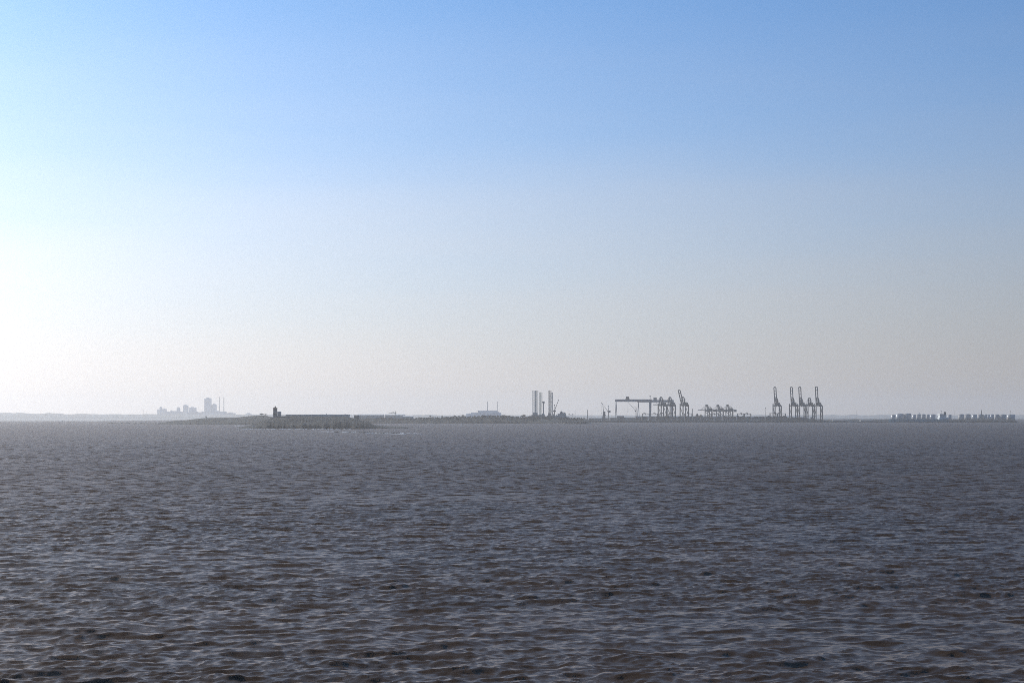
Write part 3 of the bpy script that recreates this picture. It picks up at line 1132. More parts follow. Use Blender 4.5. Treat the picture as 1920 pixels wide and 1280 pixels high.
# ------------------------------------------------------------------ factory far left
def factory():
    d = 15200
    z0 = 8.0
    G = 'towers of the hazy factory'

    def bld(px0, px1, top, label, name='factory_block', cat='building', dd=0, slope=0.0, steps=()):
        x0, x1 = WX(px0, d + dd), WX(px1, d + dd)
        zt = WZ(top, d + dd) - z0
        t = thing(name, label, cat, ((x0 + x1) / 2, d + dd, z0), 0, G)
        w = x1 - x0

        def body(b):
            vs = [(-w / 2, 0, -8), (w / 2, 0, -8), (w / 2, 30, -8), (-w / 2, 30, -8), (-w / 2, 0, zt), (w / 2, 0, zt + slope), (w / 2, 30, zt + slope), (-w / 2, 30, zt)]
            b.add(vs, [(3, 2, 1, 0), (4, 5, 6, 7), (0, 1, 5, 4), (1, 2, 6, 5), (2, 3, 7, 6), (3, 0, 4, 7)])
        part(t, 'tower', M_FACT, body)
        part(t, 'parapet', M_PALE, lambda b: b.box(-w / 2 - 1, w / 2 + 1, -1, 31, zt * 0.80, zt * 0.80 + 3))
        part(t, 'roof_house', M_FACT, lambda b: b.box(-w * 0.22, w * 0.18, 8, 20, zt + min(0, slope) - 1, zt + max(slope, 0) + 7))
        return t

    def silo(px, r_px, top, label, dd=-60):
        r = r_px / FPX * d
        zt = WZ(top, d + dd) - z0
        t = thing('silo', label, 'silo', (WX(px, d + dd), d + dd, z0), 0, G)
        part(t, 'shell', M_FACT, lambda b: b.lathe([(r, -8), (r, zt - 4), (r * 0.5, zt)], 16))
        part(t, 'top_house', M_FACT, lambda b: b.box(-r * 0.4, r * 0.4, -r * 0.4, r * 0.4, zt - 3, zt + 5))

    bld(383, 395.7, 747.4, 'tallest pale tower block of the hazy factory, beside the two stacks', 'factory_tower', slope=7.0)
    bld(396.6, 405.4, 758.0, 'pale block between the tallest tower and the two stacks', slope=0)
    bld(378, 424, 771.0, 'low pale hall at the foot of the two factory stacks', dd=-90)
    bld(424, 441, 774.0, 'lowest pale hall right of the factory stacks', dd=-80)
    bld(354, 367.5, 764.0, 'stepped pale block in the middle of the hazy factory')
    bld(343, 352.2, 759.2, 'pale block with a rooftop hut left of the middle of the factory')
    bld(304, 311.5, 766.5, 'pale block at the left end of the hazy factory')
    bld(294.5, 300.5, 768.0, 'leftmost low block of the hazy factory')
    bld(312, 342, 771.4, 'long low pale hall in the left half of the hazy factory', dd=-70)
    bld(352, 380, 772.4, 'long low pale hall in the middle of the hazy factory', dd=-70)
    silo(301.6, 2.6, 763.0, 'round pale silo at the left end of the factory')
    silo(334.6, 3.6, 764.0, 'round pale silo left of the factory middle')
    silo(321, 2.2, 769.4, 'short round silo above the long left hall', 40)
    silo(403, 2.4, 757.6, 'round silo close against the block beside the stacks', -20)
    silo(466, 5.5, 774.6, 'wide dome-topped silo at the right end of the factory')
    for px, top, lab in ((411.2, 743.6, 'left one of the two tall thin factory stacks'), (419.7, 744.2, 'right one of the two tall thin factory stacks')):
        t = thing('smoke_stack', lab, 'smoke stack', (WX(px, d + 40), d + 40, z0), 0, 'factory stacks')
        zt = WZ(top, d + 40) - z0
        part(t, 'shaft', M_PALE, lambda b: b.tube((0, 0, -8), (0, 0, zt), 4.6, 3.3, 14))
        part(t, 'platform', M_PALE, lambda b: b.lathe([(5.2, zt * 0.7), (5.2, zt * 0.7 + 1.5)], 14))
        part(t, 'rim', M_PALE, lambda b: b.lathe([(3.7, zt - 2), (3.7, zt + 0.4)], 14))
    t = bld(16, 28, 776.4, 'faint low block on the far shore at the left edge')
    t['group'] = 'faint blocks on the far shore'


factory()

# ------------------------------------------------------------------ drilling rigs and ship behind the shore
def lattice_leg(b, x, y, w, z0, z1, th, ph=0.0):
    c = [(x + w * 0.55 * math.cos(a + ph), y + w * 0.55 * math.sin(a + ph)) for a in (math.pi * 0.5, math.pi * 7 / 6, math.pi * 11 / 6)]
    for cx, cy in c:
        b.tube((cx, cy, z0), (cx, cy, z1), th, n=6)
    n = int((z1 - z0) / (w * 0.62))
    for k in range(n):
        za = z0 + (z1 - z0) * k / n
        zb = z0 + (z1 - z0) * (k + 1) / n
        for i in range(3):
            p, q = c[i], c[(i + 1) % 3]
            b.beam((p[0], p[1], za), (q[0], q[1], zb), th * 0.42)
            b.beam((q[0], q[1], za), (p[0], p[1], zb), th * 0.42)
            b.beam((p[0], p[1], zb), (q[0], q[1], zb), th * 0.42)


def jackup(legs, hull, d, mats, label):
    z0 = 0.0
    cx = sum(l[0] for l in legs) / len(legs)
    t = thing('drilling_rig', label, 'drilling rig', (WX(cx, d), d, z0), 0, 'jack-up drilling rigs')
    x = lambda px: WX(px, d) - WX(cx, d)
    z = lambda py: WZ(py, d)
    for (px, wpx, top, dy), m in zip(legs, mats):
        w = wpx / FPX * d
        part(t, 'lattice_leg', m, lambda b: lattice_leg(b, x(px), dy, w, -2, z(top), 0.62, 0.25 * px))
    a, c, hb, ht = hull
    part(t, 'hull', M_SHED, lambda b: b.box(x(a), x(c), -20, 34, z(hb), z(ht)))
    part(t, 'deckhouse', M_PALE, lambda b: [b.box(x(a) + 3, x(a) + (x(c) - x(a)) * 0.45, -14, 2, z(ht), z(ht) + 7), b.box(x(c) - 9, x(c) - 1, 0, 14, z(ht), z(ht) + 4)])
    return t, x, z


tA, xA, zA = jackup([(1001.2, 5.2, 732, -14), (1006.4, 4.6, 732, 22), (1013.6, 5.6, 735.2, -6)], (996.5, 1021.5, 784, 777.5), 4960, (M_RIG, M_RIG, M_RIGG),
                    'drilling rig on three lattice legs with one greenish leg, left of two')
part(tA, 'derrick_post', M_RIG, lambda b: [b.tube((xA(1019), -8, zA(777.5)), (xA(1019), -8, zA(755)), 1.5, n=8)])
part(tA, 'derrick_head', M_SHED, lambda b: [b.box(xA(1016.4), xA(1021.1), -10.5, -5.5, zA(755.2), zA(752.2)), b.tube((xA(1019.4), -8, zA(757.4)), (xA(1019.4), -8, zA(755)), 1.4, 2.8, 8)])
tB, xB, zB = jackup([(1030.7, 4.6, 732, -12), (1035.4, 3.8, 735.2, 30), (1032.2, 3.4, 737, 44)], (1025.5, 1041, 784, 778.3), 5020, (M_CRANE2, M_RIG, M_RIG),
                    'drilling rig with slanting deck crane, right of the two')
cr = part(tB, 'crane_pedestal', M_CRANE2, lambda b: [b.tube((xB(1039.3), -16, zB(778.3)), (xB(1039.3), -16, zB(771)), 1.3, n=8), b.box(xB(1036.4), xB(1042), -18, -14, zB(771.8), zB(768.8))])
part(cr, 'crane_boom', M_CRANE2, lambda b: [b.beam((xB(1039.5), -16, zB(769.4)), (xB(1047.4), -16, zB(748.6)), 1.9, w2=1.3)])
part(cr, 'crane_mast', M_CRANE2, lambda b: [b.beam((xB(1038.8), -16, zB(769)), (xB(1039.3), -16, zB(759)), 0.9), b.box(xB(1038.3), xB(1040.3), -17, -15, zB(760.2), zB(758.6))])


def support_ship():
    d = 4850
    t = thing('support_ship', 'pale grey ship superstructure with short mast rising behind the dock', 'ship', (WX(1051, d), d, 0))
    x = lambda px: WX(px, d) - WX(1051, d)
    z = lambda py: WZ(py, d)

    def hull(b):
        st = [(1034, 0.2, 778.6), (1038, 0.8, 780), (1046, 1, 781.5), (1064, 1, 781.5), (1066, 0.85, 781.2)]
        vs = []
        for px, w, top in st:
            for s_, zz in ((-w, z(top)), (-w * 0.8, -1), (w * 0.8, -1), (w, z(top))):
                vs.append((x(px), s_ * 8, zz))
        fs = []
        for i in range(4):
            for j in range(3):
                fs.append((i * 4 + j, i * 4 + 4 + j, i * 4 + 5 + j, i * 4 + 1 + j))
            fs.append((i * 4 + 3, i * 4 + 7, i * 4 + 4, i * 4))
        fs += [(0, 1, 2, 3), (19, 18, 17, 16)]
        b.add(vs, fs)
    part(t, 'hull', M_SHED, hull)
    part(t, 'deckhouse', M_PALE, lambda b: [b.box(x(1041.5), x(1062), -6, 6, z(781.5), z(778.2)), b.box(x(1046), x(1060.5), -6, 6, z(778.2), z(775.3))])
    br = part(t, 'bridge', M_PALE, lambda b: b.box(x(1049.8), x(1056.5), -6.5, 6.5, z(775.3), z(772.3)))
    part(br, 'window', M_GLASS, lambda b: b.box(x(1050.2), x(1056), -6.6, -6.4, z(774), z(773)))
    part(t, 'mast', M_DARK, lambda b: [b.beam((x(1053.4), 0, z(772.3)), (x(1053.4), 0, z(767)), 0.9, w2=0.5), b.box(x(1051), x(1054.2), -1, 1, z(772.3), z(770.8))])
    part(t, 'funnel', M_SHED, lambda b: b.box(x(1057), x(1059.5), -2, 2, z(775.4), z(772.8)))
    part(t, 'deck_crane', M_RIGG, lambda b: [b.tube((x(1061), 0, z(781)), (x(1061), 0, z(774)), 0.7, n=6), b.beam((x(1061), 0, z(774.2)), (x(1057), 0, z(773.4)), 0.8)])
    part(t, 'bow_crane', M_RIGG, lambda b: [b.beam((x(1040), 0, z(780)), (x(1045.5), 0, z(776.2)), 1.3)])


support_ship()


def lamp_mast(px, top, base, d, label, head=True, w=0.9, group='light masts'):
    z0 = WZ(base, d)
    h = WZ(top, d) - z0
    t = thing('light_mast', label, 'mast', (WX(px, d), d, z0), 0, group)
    part(t, 'pole', M_CRANE2, lambda b: b.tube((0, 0, 0), (0, 0, h), w * 0.55, w * 0.35, 8))
    if head:
        part(t, 'lamp_ring', M_DARK, lambda b: b.lathe([(0.6, h - 1.2), (1.7, h - 0.9), (1.7, h + 0.4), (0.5, h + 0.8)], 8))
    part(t, 'footing', M_QUAY, lambda b: b.box(-1.2, 1.2, -1.2, 1.2, -0.5, 1.0))


lamp_mast(268.3, 767.6, 782, 11500, 'faint thin pylon on the far shore left of the factory', head=False, w=3.2, group='faint pylons on the far shore')
lamp_mast(275.4, 771.5, 782, 11500, 'faint shorter pylon on the far shore nearest the factory', head=False, w=3.0, group='faint pylons on the far shore')
lamp_mast(144.5, 770.0, 782, 11500, 'faint lone pylon on the far shore near the left edge', head=False, w=2.8, group='faint pylons on the far shore')
lamp_mast(1067, 775.8, 786, 4700, 'short pole with a lamp head right of the pale ship', w=0.8)
lamp_mast(1074, 776.0, 786, 4700, 'second short lamp pole right of the pale ship', w=0.8)
lamp_mast(1078.3, 767.4, 786, 4900, 'thin tall mast midway along the dock', head=False)
lamp_mast(1101.6, 768.8, 786, 5000, 'thick pale mast with lamp head at the end of the dock', w=2.0)
lamp_mast(1298.3, 766.0, 787.5, 5600, 'thick plain mast right of the crane with half raised boom', head=False, w=2.6)
lamp_mast(1435.3, 764.8, 787.5, 5500, 'tall thin light mast standing alone left of the tallest cranes')
lamp_mast(1605.5, 769.5, 786.0, 6100, 'thin mast on the low shore right of the tallest cranes', head=False, w=0.7)
lamp_mast(1790.4, 770.0, 788.5, 5400, 'thin pole between the tanker stern and the right tank group', head=False)
lamp_mast(1894.2, 770.8, 788.0, 5600, 'light mast above the right end of the tank farm', w=1.2)

# ------------------------------------------------------------------ port cranes
def ship_to_shore(px, d, yaw, boom_deg, label, group, H=50.0, gauge=30.0, width=20.0, boom=60.0, back=20.0, apex=74.0, z0=6.0, th=2.8, m=None, bw=3.4, rear_arch=False, house_l=25.0):
    """container crane; px is the middle between its two waterside legs. Local -y is the waterside"""
    m = m or M_CRANE
    t = thing('container_crane', label, 'crane', (WX(px, d), d, z0), -R(yaw), group)
    hw = width / 2
    for sx in (-1, 1):
        for y in (0, gauge):
            lg = part(t, 'leg', m, lambda b: b.beam((sx * hw, y, 1.6), (sx * hw, y, H + (6 if y == 0 else 0)), th))
            part(lg, 'bogie', M_DARK, lambda b: b.box(sx * hw - 3.2, sx * hw + 3.2, y - 0.9, y + 0.9, 0, 1.7))
        part(t, 'diagonal_brace', m, lambda b: b.beam((sx * hw, 0.5, H - 3), (sx * hw, gauge - 0.5, 15), th * 0.5))
        part(t, 'side_beam', m, lambda b: b.beam((sx * hw, 0, 13), (sx * hw, gauge, 13), th * 0.75))
        part(t, 'top_side_beam', m, lambda b: b.beam((sx * hw, 0, H - 0.8), (sx * hw, gauge, H - 0.8), th * 0.8))
    for y in (0, gauge):
        part(t, 'sill_beam', m, lambda b: b.beam((-hw, y, 2.6), (hw, y, 2.6), th * 0.8))
        part(t, 'portal_beam', m, lambda b: b.beam((-hw, y, H), (hw, y, H), th * 0.9))
    # trolley girder over the portal and behind it
    part(t, 'girder', m, lambda b: [b.beam((s * bw, -3, H + 2), (s * bw, gauge + back, H + 2), 2.0, 3.4) for s in (-1, 1)] + [
        b.beam((-bw, y, H + 2.2), (bw, y, H + 2.2), 1.0) for y in np.linspace(0, gauge + back, 6)])
    # boom: two girders, cross ties, rounded tip
    ca, sa = math.cos(R(boom_deg)), math.sin(R(boom_deg))

    def bp(s, u, off=0.0):
        return (s * bw, -3 - u * ca - off * sa, H + 2.4 + u * sa - off * ca * -1)
    bo = part(t, 'boom', m, lambda b: [b.beam(bp(s, 0), bp(s, boom - 3), th * 0.92) for s in (-1, 1)] + [
        b.poly([bp(-1, boom - 3), bp(-0.72, boom - 0.8), bp(0, boom), bp(0.72, boom - 0.8), bp(1, boom - 3)], th * 0.92)])
    for u, wk in ((boom * 0.22, 0.5), (boom * 0.45, 0.55), (boom * 0.62, 0.6), (boom * 0.80, 1.0)):
        part(bo, 'cross_tie', m, lambda b: b.beam(bp(-1, u), bp(1, u), th * 0.75 * wk))
    # apex frame above the waterside legs
    part(t, 'apex_frame', m, lambda b: [b.poly([(-bw - 1.2, 0, H), (-bw - 0.6, 1.0, apex - 4), (-bw * 0.55, 1.0, apex - 0.8), (0, 1.0, apex), (bw * 0.55, 1.0, apex - 0.8), (bw + 0.6, 1.0, apex - 4), (bw + 1.2, 0, H)], th * 0.8),
                                        b.beam((-bw, 1.0, apex - 3), (bw, 1.0, apex - 3), th * 0.6)])
    part(t, 'back_strut', m, lambda b: [b.beam((s * bw, 1.0, apex - 2), (s * bw, gauge * 0.62, H + 3), th * 0.7) for s in (-1, 1)])
    part(t, 'back_stay', m, lambda b: [b.beam((s * bw, 1.0, apex - 1), (s * bw, gauge + back * 0.55, H + 4), 0.55) for s in (-1, 1)])
    tip = bp(1, boom * 0.62)
    if boom_deg < 30:
        part(t, 'fore_stay', m, lambda b: [b.beam((s * bw, 1.0, apex - 1), (s * bw, bp(s, boom * 0.62)[1], bp(s, boom * 0.62)[2] + 1), 0.5) for s in (-1, 1)])
    hs = part(t, 'machinery_house', m, lambda b: [b.box(-bw - 2.0, bw + 2.0, gauge * 0.36, gauge * 0.36 + house_l, H + 0.8, H + 9.0)])
    part(hs, 'roof_edge', M_DARK, lambda b: b.box(-bw - 2.3, bw + 2.3, gauge * 0.36 - 0.3, gauge * 0.36 + house_l + 0.3, H + 9.0, H + 9.6))
    part(t, 'rear_platform', m, lambda b: [b.box(-bw - 1.2, bw + 1.2, gauge + back - 6, gauge + back + 1, H - 3.5, H + 4.5)])
    part(t, 'operator_cab', M_CRANE2, lambda b: b.box(-1.4, 1.4, 6, 9.5, H - 4.2, H - 0.9))
    part(t, 'stair_tower', m, lambda b: [b.beam((hw - 1.6, gauge - 1.2, 2), (hw - 1.6, gauge - 1.2, H), 0.8)] + [
        b.box(hw - 3.2, hw - 1.2, gauge - 2.4, gauge - 0.4, zz, zz + 0.9) for zz in np.arange(14, H - 2, 12)])
    if rear_arch:
        part(t, 'rear_arch', m, lambda b: b.poly([(0, gauge * 0.72 + r_ * math.cos(a_), H + 3 + 13 * math.sin(a_)) for a_, r_ in
                                                 [(q, 7.5) for q in np.linspace(math.pi, 0, 9)]], 0.85))
        part(t, 'apex_cap', m, lambda b: b.box(-bw - 0.8, bw + 0.8, -2.6, 4.6, apex - 1.2, apex + 0.9))
        part(t, 'front_strut', m, lambda b: [b.beam((s * bw, -1.6, apex - 1), (s * bw, -9, H + 3), 0.9) for s in (-1, 1)])
    return t


GC = 'tallest container cranes'
C = dict(H=49.0, gauge=30.0, width=21.0, boom=61.0, back=20.0, apex=75.0)
ship_to_shore(1455.3, 5330, 22.5, 75, 'tall container crane with raised boom standing alone left of its row', GC, **C)
ship_to_shore(1486.0, 5340, 22.5, 75.5, 'tall container crane with raised boom, first of the close row of four', GC, **C)
ship_to_shore(1501.6, 5320, 22.5, 76, 'tall container crane with raised boom, second of the close row of four', GC, **C)
ship_to_shore(1517.4, 5300, 22.5, 0, 'container crane with boom lowered between tall cranes with raised booms', GC, **C)
ship_to_shore(1532.6, 5280, 22.5, 77, 'tall container crane with raised boom at the right end of the row', GC, **C)
GA = 'container cranes beside the shipyard gantry'
A = dict(H=49.0, gauge=28.0, width=19.0, boom=58.0, back=17.0, apex=77.0, th=2.7)
ship_to_shore(1239.2, 5260, 26, 0, 'container crane with lowered boom reaching left under the gantry girder', GA, **A)
ship_to_shore(1256.0, 5280, 26, 0, 'container crane with lowered boom, middle one beside the gantry', GA, **A)
ship_to_shore(1280.4, 5250, 26, 55, 'container crane with half raised leaning boom beside the gantry', GA, **A)
GB = 'small container cranes in the middle of the port'
B = dict(H=32.0, gauge=20.0, width=14.0, boom=34.0, back=19.0, apex=53.0, th=2.3, bw=2.6, rear_arch=True, house_l=15.0, m=M_CRANE2)
ship_to_shore(1324.5, 5560, 56, 0, 'small container crane with lowered boom, left of the low trio', GB, **B)
ship_to_shore(1345.6, 5560, 56, 0, 'small container crane with lowered boom, middle of the low trio', GB, **B)
ship_to_shore(1363.6, 5560, 56, 0, 'small container crane with lowered boom, right of the low trio', GB, **B)


def yard_crane(px0, px1, d, top, label, hump=0.5):
    """rubber-tyred yard gantry"""
    x0, x1 = WX(px0, d), WX(px1, d)
    z0 = 6.0
    h = WZ(top, d) - z0
    t = thing('yard_crane', label, 'crane', ((x0 + x1) / 2, d, z0), 0, 'low yard gantry cranes')
    w = (x1 - x0) / 2
    for sx in (-1, 1):
        for y in (-5, 5):
            lg = part(t, 'leg', M_CRANE, lambda b: b.beam((sx * w, y, 1.2), (sx * w, y, h - 1), 1.5))
            part(lg, 'wheel', M_DARK, lambda b: b.tube((sx * w, y - 0.6, 0.9), (sx * w, y + 0.6, 0.9), 0.9, n=10))
        part(t, 'sill_beam', M_CRANE, lambda b: b.beam((sx * w, -6, 2.0), (sx * w, 6, 2.0), 1.2))
    part(t, 'girder', M_CRANE, lambda b: [b.beam((-w - 0.8, y, h - 1), (w + 0.8, y, h - 1), 1.9) for y in (-5, 5)])
    tr = part(t, 'trolley', M_CRANE, lambda b: [b.box(-w + 2 * w * hump - 3.4, -w + 2 * w * hump + 3.4, -5.4, 5.4, h, h + 2.0)])
    part(tr, 'cab', M_CRANE2, lambda b: b.box(-w + 2 * w * hump + 1, -w + 2 * w * hump + 4, -3, 0, h - 4.6, h - 1.9))
    return t


for px0, px1, d, top, lab, hp in ((1204.6, 1217.0, 5650, 774.8, 'yard crane at the left end, standing under the shipyard gantry', 0.3),
                                  (1219.0, 1232.5, 5650, 774.8, 'yard crane between gantry leg and first container crane', 0.6),
                                  (1236.0, 1249.0, 5680, 774.6, 'yard crane seen through the legs of the leftmost container crane', 0.5),
                                  (1253.0, 1266.0, 5680, 774.6, 'yard crane seen through the legs of the middle gantry-side crane', 0.4),
                                  (1283.5, 1297.2, 5650, 774.6, 'yard crane seen through the legs of the half raised crane', 0.5),
                                  (1333.0, 1347.0, 5680, 775.2, 'yard crane behind the low trio of cranes', 0.4),
                                  (1382.6, 1394.8, 5500, 774.9, 'yard crane standing clear, left of a pair right of the low trio', 0.55),
                                  (1395.8, 1407.8, 5500, 774.9, 'yard crane standing clear, right of a pair right of the low trio', 0.35),
                                  (1443.8, 1457.0, 5560, 774.2, 'yard crane behind the left legs of the lone tall crane', 0.7),
                                  (1458.4, 1472.6, 5560, 774.6, 'yard crane behind the right legs of the lone tall crane', 0.15)):
    yard_crane(px0, px1, d, top, lab, hp)


def goliath(pl, pr, d, top, bot, trol, label, mast=None):
    """shipyard portal crane with a hinged A-leg on the left and a rigid leg on the right"""
    z0 = 6.0
    cx = (pl + pr) / 2
    t = thing('gantry_crane', label, 'crane', (WX(cx, d), d, z0), 0, 'shipyard gantry cranes')
    x = lambda px: WX(px, d) - WX(cx, d)
    z = lambda py: WZ(py, d) - z0
    part(t, 'girder', M_GANTRY, lambda b: b.box(x(pl), x(pr), -5, 5, z(bot), z(top)))
    for k in range(11):
        q = x(pl + (pr - pl) * (k + 0.5) / 11)
        part(t, 'stiffener', M_GANTRY, lambda b: b.box(q - 0.25, q + 0.25, -5.3, -5.0, z(bot) + 0.3, z(top) - 0.3))
    for s in (-2.1, 1.9):
        part(t, 'hinged_leg', M_GANTRY, lambda b: b.beam((x(pl + 2), 0, z(bot)), (x(pl + 2 + s), 0, 0), 2.4, w2=1.6))
    rl = part(t, 'rigid_leg', M_GANTRY, lambda b: b.beam((x(pr - 2.6), 0, z(bot)), (x(pr - 2.9), 0, 0), 8.6, 8.0, w2=5.6))
    part(rl, 'sill_beam', M_GANTRY, lambda b: b.box(x(pr - 6), x(pr + 0.5), -12, 12, 0, 3))
    tr = part(t, 'trolley', M_CRANE2, lambda b: [b.box(x(trol) + 0.6, x(trol + 6.2), -4, 4, z(top), z(top) + 9), b.box(x(trol) - 0.8, x(trol + 7), -5, 5, z(top), z(top) + 2.5)])
    part(tr, 'trolley_roof', M_DARK, lambda b: b.box(x(trol) + 0.2, x(trol + 6.4), -4.4, 4.4, z(top) + 9, z(top) + 9.6))
    if mast:
        part(t, 'mast', M_CRANE2, lambda b: [b.beam((x(mast), 0, z(top)), (x(mast), 0, z(top) + 11), 1.8), b.box(x(mast) - 2, x(mast) + 2, -1.5, 1.5, z(top) + 10, z(top) + 12.5)])
    return t


goliath(1153.2, 1221.8, 5700, 748.3, 753.0, 1173.2, 'long pale blue shipyard gantry with trolley near its left end', 1219)
goliath(1195.0, 1263.0, 6150, 749.6, 753.9, 1225.0, 'second pale shipyard gantry standing behind the first and the cranes')


def harbour_crane():
    d = 5420
    z0 = 6.0
    t = thing('harbour_crane', 'dark mobile harbour crane with long thin boom slanting up under the gantry', 'crane', (WX(1192.6, d), d, z0))
    x = lambda px: WX(px, d) - WX(1192.6, d)
    z = lambda py: WZ(py, d) - z0
    part(t, 'tower', M_CRANE, lambda b: [b.beam((0, 0, 4), (0, 0, z(763)), 2.5, w2=1.9)])
    bo = part(t, 'boom', M_CRANE, lambda b: [b.beam((-1, 0, z(770)), (x(1177.2), 0, z(753.2)), 1.2, w2=0.8)])
    part(bo, 'hoist_rope', M_DARK, lambda b: b.beam((x(1177.4), 0, z(753.4)), (x(1177.4), 0, z(771)), 0.45))
    part(bo, 'hook_block', M_DARK, lambda b: b.box(x(1176.8), x(1178.1), -0.8, 0.8, z(772.2), z(770.6)))
    part(t, 'stay', M_CRANE, lambda b: b.beam((0, 0, z(763.4)), (x(1184), 0, z(761.2)), 0.3))
    part(t, 'undercarriage', M_CRANE, lambda b: b.box(-7, 5, -4, 4, 0, 4.2))
    part(t, 'winch_house', M_CRANE, lambda b: b.box(-1.5, 5.2, -2.5, 2.5, 4.2, 9.5))
    part(t, 'cab', M_CRANE2, lambda b: b.box(-4.2, -1.2, -1.4, 1.4, z(771.4), z(769.4)))


harbour_crane()


def luffing_cranes():
    d = 5400
    z0 = 6.0
    t = thing('luffing_crane', 'dark luffing crane with upright jib and bent tip left of the gantry', 'crane', (WX(1132, d), d, z0))
    x = lambda px: WX(px, d) - WX(1132, d)
    z = lambda py: WZ(py, d) - z0
    part(t, 'pedestal', M_CRANE2, lambda b: b.add([(x(1128), -5, 0), (x(1135.5), -5, 0), (x(1135.5), 5, 0), (x(1128), 5, 0), (x(1130.8), -2.5, z(775)), (x(1134.4), -2.5, z(775)), (x(1134.4), 2.5, z(775)), (x(1130.8), 2.5, z(775))],
                                                  [(3, 2, 1, 0), (4, 5, 6, 7), (0, 1, 5, 4), (1, 2, 6, 5), (2, 3, 7, 6), (3, 0, 4, 7)]))
    part(t, 'slewing_house', M_CRANE2, lambda b: [b.box(x(1130.8), x(1134.8), -3, 3, z(778), z(771.5)), b.box(x(1133.2), x(1136), -2, 2, z(779.2), z(777.2))])
    part(t, 'jib', M_CRANE, lambda b: [b.beam((x(1131.6), 0, z(773)), (x(1130.4), 0, z(758.2)), 1.9, w2=1.6), b.beam((x(1130.4), 0, z(758.2)), (x(1127), 0, z(754)), 1.7, w2=1.0)])
    part(t, 'hook', M_DARK, lambda b: [b.beam((x(1127.6), 0, z(755)), (x(1128.2), 0, z(774)), 0.2), b.box(x(1127.9), x(1129.1), -0.8, 0.8, z(775.8), z(773.8))])
    part(t, 'counterweight_arm', M_CRANE, lambda b: [b.beam((x(1132), 0, z(772.2)), (x(1136), 0, z(773.4)), 1.6), b.box(x(1132.8), x(1134.2), -1.5, 1.5, z(773.2), z(771.4))])
    t = thing('luffing_crane', 'grey luffing crane on slim column with lowered jib, nearest the gantry', 'crane', (WX(1141.2, d + 30), d + 30, z0))
    x2 = lambda px: WX(px, d + 30) - WX(1141.2, d + 30)
    part(t, 'column', M_CRANE2, lambda b: b.tube((0, 0, 0), (0, 0, z(771)), 1.5, 1.2, 10))
    part(t, 'slewing_house', M_CRANE2, lambda b: [b.box(x2(1140), x2(1144.8), -3, 3, z(773), z(769.6)), b.box(x2(1137.8), x2(1140), -2, 2, z(771.8), z(770.4))])
    part(t, 'jib', M_CRANE2, lambda b: b.beam((x2(1139.2), 0, z(770)), (x2(1132.6), 0, z(760.8)), 1.5, w2=0.9))
    part(t, 'back_mast', M_RIG, lambda b: [b.beam((x2(1140.6), 0, z(769.6)), (x2(1140.6), 0, z(760.6)), 1.9, w2=1.4), b.box(x2(1139.4), x2(1141.8), -1, 1, z(761), z(759.8))])


luffing_cranes()

# ------------------------------------------------------------------ container yard and sheds
def stacks():
    rg_ = random.Random(9)
    g = 'container stacks on the quay'
    px = 1203.0
    spots = []
    while px < 1470:
        w = rg_.uniform(11, 16)
        spots.append((px, w))
        px += w + rg_.uniform(0.2, 1.2)
    px = 1474.0
    while px < 1523:
        w = rg_.uniform(9, 12)
        spots.append((px, w))
        px += w + rg_.uniform(0.4, 1.6)
    anchors = [(1212, 'the leftmost yard crane'), (1239, 'the first crane beside the gantry'), (1256, 'the middle crane beside the gantry'), (1281, 'the half raised crane'),
               (1324, 'the first crane of the low trio'), (1345, 'the middle crane of the low trio'), (1364, 'the last crane of the low trio'), (1395, 'the clear pair of yard cranes'),
               (1435, 'the lone thin light mast'), (1458, 'the lone tall crane'), (1486, 'the first crane of the close row'), (1502, 'the second crane of the close row'), (1517, 'the crane with lowered boom')]
    seen_ = {}
    for k, (px, w) in enumerate(spots):
        d = 5395 + rg_.uniform(-14, 14) if px < 1474 else 5420
        z0 = 6.0
        wm = w / FPX * d
        near = min(anchors, key=lambda a_: abs(a_[0] - (px + w / 2)))
        rel = 'left of' if px + w / 2 < near[0] - 3 else ('right of' if px + w / 2 > near[0] + 3 else 'under')
        key = (rel, near[1])
        seen_[key] = seen_.get(key, 0) + 1
        n_ = ('', 'second ', 'third ', 'fourth ')[seen_[key] - 1]
        t = thing('container_stack', '%sstack of containers %s %s' % (n_, rel, near[1]), 'containers', (WX(px, d), d, z0), 0, g)
        ncol = max(2, int(wm / 6.4))
        for c in range(ncol):
            hi = rg_.choice((4, 5, 5, 6, 5, 5)) if px < 1474 else rg_.choice((2, 3, 3, 4))
            b = MB()
            for r_ in range(hi):
                b.box(c * 6.4 + 0.08, c * 6.4 + 6.2, 0, 12.2, r_ * 2.62 + 0.02, r_ * 2.62 + 2.56, rg_.randrange(5))
            b.build('container_column', CONT, t)


stacks()


